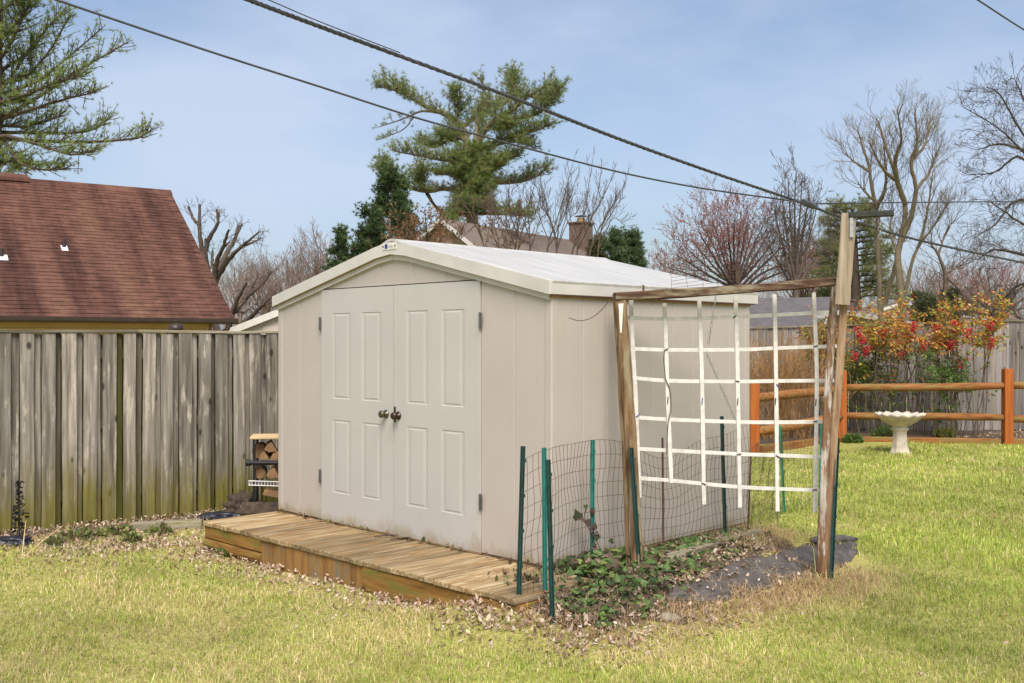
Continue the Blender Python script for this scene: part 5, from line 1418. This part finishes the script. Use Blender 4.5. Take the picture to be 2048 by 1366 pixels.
ORANGE = [(0.60, 0.20, 0.045), (0.66, 0.32, 0.06), (0.62, 0.42, 0.05), (0.52, 0.12, 0.04), (0.74, 0.42, 0.20), (0.22, 0.30, 0.05)]
YG = [(0.38, 0.36, 0.05), (0.24, 0.30, 0.05), (0.55, 0.43, 0.06)]
GREEN = [(0.10, 0.18, 0.04), (0.13, 0.21, 0.05), (0.17, 0.23, 0.06), (0.08, 0.14, 0.04)]
def nandina(px, Y, halfw, h, seed, label, mix_top, nst=9, berries=3, low=0.3):
    R = random.Random(seed); rng = np.random.default_rng(seed)
    b0 = P(px, 700, Y); b0.z = float(ground(b0.x, b0.y))
    o = thing('nandina_shrub', b0, label, 'shrub', 0, 'berry shrubs along the back fence')
    segs = []; cs = []; ds = []; kind = []; bers = []
    for k in range(nst):
        a = R.uniform(-1, 1); top = Vector((a * halfw, R.uniform(-0.3, 0.25), h * R.uniform(0.6, 1.02))); bot = Vector((a * halfw * 0.45 + R.uniform(-0.08, 0.08), R.uniform(-0.12, 0.12), 0))
        pts = [bot.lerp(top, t / 6) + Vector((0.05 * math.sin(t * 1.1 + k), 0.03 * math.sin(t + k * 2), 0)) for t in range(7)]
        for i in range(6): segs.append((*pts[i], 0.010, *pts[i + 1], 0.008))
        for i in range(7):
            z = pts[i].z
            if z < low: continue
            for _ in range(R.randint(6, 9) if z > h * 0.66 else R.choice((0, 0, 0, 1, 1))):
                d = Vector((R.gauss(0, 1), R.gauss(0, 1), R.uniform(-0.05, 0.75))).normalized(); L = R.uniform(0.18, 0.36)
                q = pts[i] + Vector((0, 0, R.uniform(-0.15, 0.15))); e = q + d * L
                segs.append((*q, 0.004, *e, 0.002))
                for m in range(R.randint(12, 19)):
                    t = R.uniform(0.25, 1.0); c_ = q.lerp(e, t) + Vector((R.gauss(0, .035), R.gauss(0, .035), R.gauss(0, .025)))
                    cs.append(c_); ds.append(d * 0.5 + Vector((R.gauss(0, 0.7), R.gauss(0, 0.7), R.gauss(0, 0.45))))
                    kind.append(min(1, max(0, (e.z / h - 0.36) * 2.9 + R.gauss(0, 0.2))))
    tubes('stems', segs, M['stem'], o, 4)
    cs, ds, kind = np.array(cs), np.array(ds), np.array(kind)
    v, f, c = leaf_quads(cs, ds, 0.075, 0.015, rng, GREEN)
    n = len(cs); cl = np.zeros((n, 3))
    tops = np.array(mix_top)[rng.integers(0, len(mix_top), n)]; gr_ = np.array(GREEN)[rng.integers(0, len(GREEN), n)]
    pick = rng.random(n) < kind
    cl = np.where(pick[:, None], tops, gr_) * rng.uniform(0.75, 1.25, (n, 1))
    tag(mobj('foliage', mesh_np('foliage', v, f, np.repeat(cl, 4, axis=0)), M['leaf'], o), kind='stuff')
    for k in range(berries):
        c0 = Vector((R.uniform(-0.95, 0.95) * halfw, -0.22 - R.uniform(0, 0.15), h * R.uniform(0.55, 0.92)))
        bm = bmesh.new()
        for m in range(52):
            t = R.random(); rr = 0.085 * (1 - 0.6 * t)
            p = c0 + Vector((R.gauss(0, rr * 0.6), R.gauss(0, rr * 0.6), 0.06 - 0.17 * t))
            bmesh.ops.create_icosphere(bm, subdivisions=1, radius=0.013, matrix=Matrix.Translation(p))
        me = bpy.data.meshes.new('berry_cluster'); bm.to_mesh(me); bm.free()
        tag(mobj('berry_cluster', me, M['berry'], o, smooth=True), kind='stuff')
    return o
nandina(1765, 17.6, 0.62, 2.10, 1, 'shrub with orange yellow top left of the bird bath', ORANGE + YG, 12, 4)
nandina(1850, 17.4, 0.55, 2.08, 2, 'shrub with orange leaves and red berries right behind the bird bath', ORANGE, 12, 5)
nandina(1935, 17.2, 0.50, 2.16, 3, 'golden orange shrub at the right end of the row', ORANGE + YG, 13, 4)
nandina(1668, 17.7, 0.45, 1.85, 4, 'berry shrub half hidden behind the right arbor post', [(0.45, 0.14, 0.04), (0.42, 0.33, 0.05), (0.12, 0.18, 0.05)], 9, 4)
nandina(1720, 17.9, 0.45, 1.35, 5, 'low green shrub between the arbor post and the orange shrubs', GREEN + YG, 9, 0)
nandina(1890, 17.0, 0.40, 1.3, 6, 'green shrub low in front of the golden orange one', GREEN, 8, 0)
def low_plant(px, py, r, label, seed, cols=GREEN, n=420):
    R = random.Random(seed); rng = np.random.default_rng(seed); b0 = G(px, py)
    o = thing('low_plant', b0, label, 'plant', 0, 'low plants at the rail fence')
    c = []; d = []
    for k in range(n):
        a = R.uniform(0, 6.28); q = r * math.sqrt(R.random()); z = r * 0.95 * R.random() * (1 - (q / r) ** 2 * 0.6)
        c.append((q * math.cos(a), q * math.sin(a) * 0.7, z)); d.append((math.cos(a) * 0.6 + R.gauss(0, .4), math.sin(a) * 0.6 + R.gauss(0, .4), 0.6))
    v, f, cl = leaf_quads(np.array(c), np.array(d), 0.06, 0.016, rng, cols)
    tag(mobj('foliage', mesh_np('foliage', v, f, cl), M['leaf'], o), kind='stuff')
    tubes('stems', [(0, 0, 0, 0.005, R.gauss(0, r * .5), R.gauss(0, r * .4), r * 0.7, 0.003) for k in range(12)], M['stem'], o, 4)
low_plant(1772, 878, 0.24, 'leafy green plant left of the bird bath pedestal', 5)
low_plant(1890, 876, 0.17, 'small bright green plant between bird bath and rail post', 6, GREEN + YG)
low_plant(1706, 886, 0.15, 'low green weeds at the foot of the corner rail post', 7)
for k_, (px_, py_, r_, lb) in enumerate([(150, 1082, 0.12, 'dark weed at the fence foot beside the wood offcut'), (185, 1078, 0.10, 'second dark weed from the wood offcut at the fence foot'), (235, 1074, 0.13, 'broad weed at the fence foot below the mossy slot'), (262, 1088, 0.09, 'small weed left of the ground timber end'), (318, 1072, 0.10, 'weed growing in front of the ground timber'), (110, 1094, 0.08, 'tiny weed in front of the wood offcut')]):
    low_plant(px_, py_, r_, lb, 40 + k_, [(0.10, 0.15, 0.04), (0.19, 0.24, 0.07), (0.30, 0.32, 0.10), (0.22, 0.17, 0.10)], 80)
low_plant(470, 1112, 0.09, 'small green weed growing by the round timber of the deck', 8)
# twiggy tan shrub
stw = Sk(17.2, 95)
tb0 = P(1560, 700, 17.2); tb0.z = float(ground(tb0.x, tb0.y))
for k in range(210):
    p = Vector((tb0.x + stw.r.gauss(0, 0.28), tb0.y + stw.r.gauss(0, 0.22), tb0.z))
    stw.grow(p, Vector((stw.r.gauss(0, 0.30), stw.r.gauss(0, 0.25), 1)), stw.r.uniform(0.7, 1.15), 0.006, 2, 0.25, 0.5, (1, 2), 4, 0.55, 0.13, 0.0028)
ot = thing('twiggy_shrub', tb0, 'dense tan twiggy shrub behind the trellis, right of the shed', 'shrub')
tag(tubes('twigs', stw.segs + stw.twigs, M['twig_tan'], ot, 3, tb0, False), kind='stuff')

# ------------------------------------------------------------------ ivy, fallen leaves, grass
def leaf_shape_mesh(c, nrm, ln, outline, rng, cols, curl=0.25):
    """many copies of one outline (list of 2-D points) laid at c with normal nrm"""
    K = len(c); ol = np.array(outline); m = len(ol)
    n_ = nrm / np.linalg.norm(nrm, axis=1, keepdims=True)
    t = np.cross(n_, rng.normal(size=(K, 3))); t /= np.maximum(np.linalg.norm(t, axis=1, keepdims=True), 1e-6)
    s = np.cross(n_, t)
    L = ln * rng.uniform(0.45, 1.0, (K, 1, 1)) * rng.choice([1.0, 1.0, 1.0, 1.5], (K, 1, 1))
    cu = curl * rng.uniform(0.2, 1.6, (K, 1, 1))
    x = ol[None, :, 0:1] * L; y = ol[None, :, 1:2] * L; z = -cu * np.abs(ol[None, :, 0:1]) * L + cu * 0.6 * np.sin(ol[None, :, 1:2] * 3) * L
    v = c[:, None, :] + s[:, None, :] * x + t[:, None, :] * y + n_[:, None, :] * z
    cen = c[:, None, :] + n_[:, None, :] * 0.0
    V = np.concatenate([cen, v], axis=1).reshape(-1, 3)
    i = np.arange(m); tri = np.stack([np.zeros(m, int), i + 1, (i + 1) % m + 1], axis=1)
    Fc = ((np.arange(K) * (m + 1))[:, None, None] + tri[None]).reshape(-1, 3)
    cl = np.asarray(cols)[rng.integers(0, len(cols), K)] * rng.uniform(0.7, 1.3, (K, 1))
    return V, Fc, np.repeat(cl, m + 1, axis=0)
IVY = [(0, -0.45), (0.42, -0.5), (0.5, -0.1), (0.28, 0.12), (0, 0.62), (-0.28, 0.12), (-0.5, -0.1), (-0.42, -0.5)]
DRY = [(0, -0.5), (0.3, -0.2), (0.26, 0.25), (0, 0.55), (-0.3, 0.2), (-0.24, -0.25)]
# ivy in the bed
iu = nrng.uniform(0.0, 0.85, 16000); iv = nrng.uniform(-0.50, 2.1, 16000)
dens = sstep(0.95, 0.35, iu + 0.28 * np.clip(iv, -1, 2.2)) * (0.55 + 0.45 * sstep(-0.35, 0.25, vnoise(iu, iv, 5, 2)))
dens *= np.where((iv < -0.02) & (iu < 0.37), 0.04, 1.0)
keep = nrng.random(16000) < dens * 0.42
iu, iv = iu[keep], iv[keep]
ix, iy = from_shed(SW + iu, iv)
moundh = 0.07 * sstep(0.8, 0.2, np.abs(iv - 0.15)) + 0.035
iz = ground(ix, iy) + nrng.random(len(ix)) ** 1.3 * moundh + 0.015
nr = np.stack([nrng.normal(0, 0.45, len(ix)), nrng.normal(-0.3, 0.45, len(ix)), np.ones(len(ix))], axis=1)
IVC = [(0.07, 0.14, 0.035), (0.10, 0.18, 0.05), (0.12, 0.20, 0.05), (0.045, 0.08, 0.03), (0.19, 0.25, 0.07), (0.13, 0.09, 0.06), (0.30, 0.22, 0.16), (0.10, 0.085, 0.045), (0.15, 0.10, 0.07), (0.13, 0.20, 0.07)]
v, f, c = leaf_shape_mesh(np.stack([ix, iy, iz], axis=1), nr, 0.044, IVY, nrng, IVC)
tag(mobj('ivy_ground_cover', mesh_np('ivy_ground_cover', v, f, c), M['leaf']), 'green ivy covering the bed along the shed side', 'ivy', None, 'stuff')
# a climbing ivy strand on the faded stake
ist = thing('ivy_sprig', ST[3][0], 'thin ivy sprig climbing the faded teal stake', 'plant')
sp0 = ST[3][0]; cs = []; nn = []
tubes('stem', [(0.05 * math.sin(i * 0.6), -0.02, i * 0.045, 0.003, 0.05 * math.sin(i * 0.6 + 0.6), -0.02, (i + 1) * 0.045, 0.003) for i in range(9)], M['stem'], ist, 4)
for i in range(16): cs.append((0.05 * math.sin(i * 0.36) + rnd.gauss(0, 0.03), -0.03, 0.05 + i * 0.024)); nn.append((rnd.gauss(0, 0.4), -1, 0.4))
v, f, c = leaf_shape_mesh(np.array(cs), np.array(nn), 0.05, IVY, nrng, [(0.05, 0.07, 0.03), (0.10, 0.06, 0.05)])
tag(mobj('leaves', mesh_np('leaves', v, f, c), M['leaf'], ist), kind='stuff')

def in_blocked(x, y, pad=0.0):
    u, v_ = to_shed(x, y)
    shed_ = (u > -0.02 - pad) & (u < SW + 0.02 + pad) & (v_ > -0.02) & (v_ < SD + 0.05)
    deck_ = (u > -0.01 - pad) & (u < DL + 0.01 + pad) & (v_ > -DD - 0.005 - pad) & (v_ < 0.05)
    return shed_ | deck_
def litter_w(x, y):
    """how thickly fallen leaves lie"""
    u, v_ = to_shed(x, y)
    fr = np.exp(-np.clip(-(v_ + DD), 0, 9) / (0.17 + 0.10 * vnoise(x, y, 3, 4))) * (v_ < -DD + 0.02) * sstep(-0.7, 0.3, u) * sstep(4.1, 3.6, u) * (v_ > -DD - 1.0)
    fd = -fence_dist(x, y)
    fe = 0.9 * np.exp(-np.clip(fd - 0.1, 0, 9) / 0.55) * sstep(0.2, -0.4, u) * (fd > 0)
    lf = 0.55 * np.exp(-(((x + 3.1) / 0.9) ** 2 + ((y - 8.4) / 0.55) ** 2)) 
    bed = 0.80 * sstep(1.35, 0.8, u - SW) * sstep(-0.05, 0.1, u - SW) * sstep(-1.15, -0.6, v_) * sstep(2.3, 1.6, v_)
    back = 0.5 * sstep(16.4, 17.0, y) * (x > 3)
    bk2 = 0.7 * sstep(-0.1, 0.0, u - SW - 0.0) * 0
    return np.clip(fr + fe + lf + bed + back + bk2, 0, 1)
def fabric_w(x, y):
    w = np.zeros_like(x)
    for (px, py), rr in (((1350, 1195), .15), ((1420, 1190), .2), ((1490, 1165), .24), ((1560, 1140), .24), ((1620, 1122), .26), ((1680, 1112), .22)):
        q = G(px, py); w = np.maximum(w, np.exp(-(((x - q.x) ** 2 + (y - q.y) ** 2) / rr ** 2) ** 2))
    return w
N = 760000
lx = nrng.uniform(-6, 11, N); ly = nrng.uniform(4.6, 19.3, N)
w = litter_w(lx, ly) * np.where(ly > 12, 0.35, 1.0) * (1 - 0.85 * np.clip(fabric_w(lx, ly) * 1.3, 0, 1))
w = w * (0.45 + 0.55 * sstep(-0.4, 0.3, vnoise(lx, ly, 4, 6))) + 0.006
keep = (nrng.random(N) < w) & ~in_blocked(lx, ly) & (fence_dist(lx, ly) < -0.03)
lx, ly = lx[keep], ly[keep]
lz = ground(lx, ly) + 0.008 + nrng.random(len(lx)) * 0.05 * litter_w(lx, ly)
nr = np.stack([nrng.normal(0, 0.5, len(lx)), nrng.normal(-0.15, 0.5, len(lx)), np.ones(len(lx))], axis=1)
LC = [(0.45, 0.35, 0.255), (0.39, 0.285, 0.20), (0.54, 0.45, 0.36), (0.25, 0.16, 0.10), (0.31, 0.185, 0.12), (0.46, 0.35, 0.26), (0.17, 0.105, 0.07)]
v, f, c = leaf_shape_mesh(np.stack([lx, ly, lz], axis=1), nr, 0.027, DRY, nrng, LC, 0.6)
tag(mobj('fallen_leaves', mesh_np('fallen_leaves', v, f, c), M['litter']), 'pale dry leaves scattered along deck, fence and bed', 'leaf litter', None, 'stuff')
# a few leaves blown onto the right end of the deck, and twigs on it
K = 60
du = 3.28 + nrng.normal(0, 0.10, K); dv = -0.30 + nrng.normal(0, 0.10, K)
du2 = nrng.uniform(0.05, 3.4, 70); dv2 = -0.03 - np.abs(nrng.normal(0, 0.03, 70))
du, dv = np.clip(np.concatenate([du, du2]), 0.02, 3.55), np.clip(np.concatenate([dv, dv2]), -0.66, -0.02)
dx, dy = from_shed(du, dv)
nr = np.stack([nrng.normal(0, 0.5, len(dx)), nrng.normal(0, 0.5, len(dx)), np.ones(len(dx))], axis=1)
v, f, c = leaf_shape_mesh(np.stack([dx, dy, np.full(len(dx), SHED.z + 0.012) + nrng.random(len(dx)) * 0.02], axis=1), nr, 0.04, DRY, nrng, [(0.15, 0.085, 0.055), (0.22, 0.13, 0.085), (0.11, 0.075, 0.045), (0.12, 0.13, 0.05)], 0.5)
tag(mobj('deck_leaves', mesh_np('deck_leaves', v, f, c), M['litter']), 'brown curled leaves lying on the deck boards', 'leaf litter', None, 'stuff')
for k, (u_, v_, a_, L_) in enumerate(((1.55, -0.16, 0.2, 0.22), (1.72, -0.14, 0.32, 0.20))):
    x_, y_ = from_shed(u_, v_)
    o = mobj('fallen_twig', smooth_tube_mesh('fallen_twig', [(0, 0, 0), (L_ * 0.5, 0.008, 0.004), (L_, -0.006, 0)], 0.0055, 6), M['trunk_dark'], None, (x_, y_, SHED.z + 0.009), (0, 0, a_))
    tag(o, ['short dark twig on the deck below the door gap', 'second dark twig on the deck, nearer the right door'][k], 'twig')

# grass: density falls with distance from where one stands
def straw_w(x, y):
    w = 0.5 + 0.42 * vnoise(x, y, 1.15, 7) + 0.25 * vnoise(x, y, 4.2, 8)
    w = w - 0.55 * sstep(0.8, 2.8, x) + 0.08 * sstep(0.0, -1.5, x)
    u_, v_ = to_shed(x, y); w = w - 0.75 * np.exp(-((v_ + DD + 0.55) / 0.28) ** 2) * sstep(-1.2, 0.0, u_) * sstep(2.6, 1.8, u_) * (0.6 + 0.5 * vnoise(x, y, 3, 5))
    for (px, py), rr, a in (((1640, 1165), .45, 1.2), ((1400, 1225), .45, .6), ((1200, 1240), .5, .6), ((1520, 1080), .3, .6), ((1500, 1200), .35, .6), ((1680, 1140), .3, .6), ((2000, 1330), .6, .35), ((900, 1230), .6, .4), ((560, 1210), .7, .2)):
        q = G(px, py); w = w + a * np.exp(-((x - q.x) ** 2 + (y - q.y) ** 2) / rr ** 2)
    return np.clip(w, 0, 1)
NG = 500000
gY = 4.3 * (17.4 / 4.3) ** nrng.random(NG); gpx = nrng.uniform(-560, 2760, NG)
gX = (gpx - CX) / F * gY
u_, v_ = to_shed(gX, gY)
bedm = sstep(0.95, 0.55, u_ - SW + 0.28 * np.clip(v_, -1, 2.2)) * (u_ > SW - 0.05) * (v_ > -0.75) * (v_ < 2.2)
lw = litter_w(gX, gY)
fw = fabric_w(gX, gY)
ok = ~in_blocked(gX, gY, 0.0) & (fence_dist(gX, gY) < -0.05) & (nrng.random(NG) < 1 - 0.93 * bedm) & (nrng.random(NG) < 1 - 0.75 * np.clip(lw, 0, 1)) & (nrng.random(NG) < 1 - 0.97 * np.clip(fw * 1.5, 0, 1)) & (nrng.random(NG) < 1 - 0.9 * sstep(16.2, 16.7, gY))
gX, gY = gX[ok], gY[ok]; NG = len(gX)
gZ = ground(gX, gY)
sw_ = straw_w(gX, gY)
patch = vnoise(gX, gY, 0.75, 21) + 0.6 * vnoise(gX, gY, 2.6, 22)
isst = nrng.random(NG) < (0.10 + 0.66 * sw_)
hgt = nrng.uniform(0.018, 0.050, NG) * (1 + 0.45 * vnoise(gX, gY, 2.2, 9) + 0.25 * vnoise(gX, gY, 9, 12)) * (1 + 0.45 * sstep(1.5, 4, gX))
tall = nrng.random(NG) < 0.010 + 0.05 * sstep(0.45, 0.8, vnoise(gX, gY, 6, 31)) * (gX > 1.2)
hgt = np.where(tall, hgt * 2.2, hgt)
pq = G(1640, 1165); near = np.exp(-((gX - pq.x) ** 2 + (gY - pq.y) ** 2) / 0.32 ** 2)
hgt = hgt * (1 + 2.2 * near * nrng.random(NG))
az = nrng.uniform(0, 2 * math.pi, NG); lean = np.abs(nrng.normal(0.8, 0.45, NG)) + 0.45 * isst * nrng.random(NG)
wid = nrng.uniform(0.0011, 0.0023, NG) * np.clip(gY / 6.0, 0.9, 2.6)
dirx, diry = np.cos(az), np.sin(az)
base = np.stack([gX, gY, gZ - 0.003], axis=1)
sx = np.stack([-diry, dirx, np.zeros(NG)], axis=1) * wid[:, None]
mid = base + np.stack([dirx * lean * hgt * 0.35, diry * lean * hgt * 0.35, hgt * 0.6], axis=1)
tip = base + np.stack([dirx * lean * hgt * 1.1, diry * lean * hgt * 1.1, hgt * (1.0 - 0.38 * np.clip(lean, 0, 1.5))], axis=1)
V = np.stack([base - sx, base + sx, mid + sx * 0.8, mid - sx * 0.8, tip], axis=1).reshape(-1, 3)
o5 = (np.arange(NG) * 5)[:, None]
tri = np.concatenate([o5 + np.array([[0, 1, 2]]), o5 + np.array([[0, 2, 3]]), o5 + np.array([[3, 2, 4]])], axis=0)
SC = np.array([(0.70, 0.58, 0.29), (0.62, 0.50, 0.23), (0.76, 0.64, 0.37), (0.54, 0.42, 0.19)]); GC = np.array([(0.355, 0.435, 0.07), (0.41, 0.475, 0.085), (0.27, 0.37, 0.055), (0.48, 0.51, 0.115)])
cg = np.where(isst[:, None], SC[nrng.integers(0, 4, NG)], GC[nrng.integers(0, 4, NG)]) * nrng.uniform(0.65, 1.25, (NG, 1)) * (1 + 0.24 * patch[:, None])
tag(mobj('grass', mesh_np('grass', V, tri, np.repeat(cg, 5, axis=0)), M['grass']), 'short patchy green and straw coloured lawn grass', 'grass', None, 'stuff')
# dry tufts round the post feet and along the bed edge
tb_ = []
for (px, py), sd_, n_ in (((1640, 1172), .15, 1500), ((1690, 1158), .14, 700), ((1560, 1188), .16, 800), ((1500, 1205), .16, 800), ((1420, 1222), .16, 600), ((1330, 1238), .16, 450), ((1540, 1075), .18, 700), ((1200, 1246), .16, 350), ((1120, 1240), .14, 300), ((1480, 1085), .12, 300)):
    q = G(px, py); tb_.append(np.stack([nrng.normal(q.x, sd_, n_), nrng.normal(q.y, sd_, n_)], axis=1))
tb_ = np.concatenate(tb_); tb_ = tb_[~in_blocked(tb_[:, 0], tb_[:, 1]) & (fabric_w(tb_[:, 0], tb_[:, 1]) < 0.75)]
K = len(tb_); hh = nrng.uniform(0.03, 0.10, K); aa = nrng.uniform(0, 6.283, K); le = np.abs(nrng.normal(1.0, 0.6, K)); ww = nrng.uniform(0.0009, 0.0018, K)
b0_ = np.stack([tb_[:, 0], tb_[:, 1], ground(tb_[:, 0], tb_[:, 1])], axis=1)
dx_, dy_ = np.cos(aa), np.sin(aa); sd2 = np.stack([-dy_, dx_, np.zeros(K)], axis=1) * ww[:, None]
m_ = b0_ + np.stack([dx_ * le * hh * .4, dy_ * le * hh * .4, hh * .6], axis=1); t_ = b0_ + np.stack([dx_ * le * hh * 1.2, dy_ * le * hh * 1.2, hh * np.clip(1.05 - .4 * le, 0.15, 1)], axis=1)
V = np.stack([b0_ - sd2, b0_ + sd2, m_ + sd2, m_ - sd2, t_], axis=1).reshape(-1, 3); o5 = (np.arange(K) * 5)[:, None]
tri = np.concatenate([o5 + np.array([[0, 1, 2]]), o5 + np.array([[0, 2, 3]]), o5 + np.array([[3, 2, 4]])], axis=0)
cg = np.array([(0.58, 0.42, 0.22), (0.50, 0.34, 0.17), (0.64, 0.50, 0.30), (0.42, 0.27, 0.13)])[nrng.integers(0, 4, K)] * nrng.uniform(0.75, 1.2, (K, 1))
tag(mobj('dry_grass', mesh_np('dry_grass', V, tri, np.repeat(cg, 5, axis=0)), M['grass']), 'tan dry grass tufts round the post feet and bed edge', 'grass', None, 'stuff')
# long dry stalks by the left fence
for k, ((x0, y0), (x1, y1), lab) in enumerate((((46, 1116), (126, 1052), 'long dry straw stalk leaning right at the fence foot'), ((44, 1114), (52, 1042), 'thin upright dry stalk at the fence foot'))):
    a = G(x0, y0); b_ = P(x1, y1, a.y + 0.15)
    o = mobj('dry_stalk', smooth_tube_mesh('dry_stalk', [a, a.lerp(b_, 0.5) + Vector((0, 0, 0.01)), b_], [0.004, 0.0035, 0.002], 6), M['pine_board']); tag(o, lab, 'stalk')
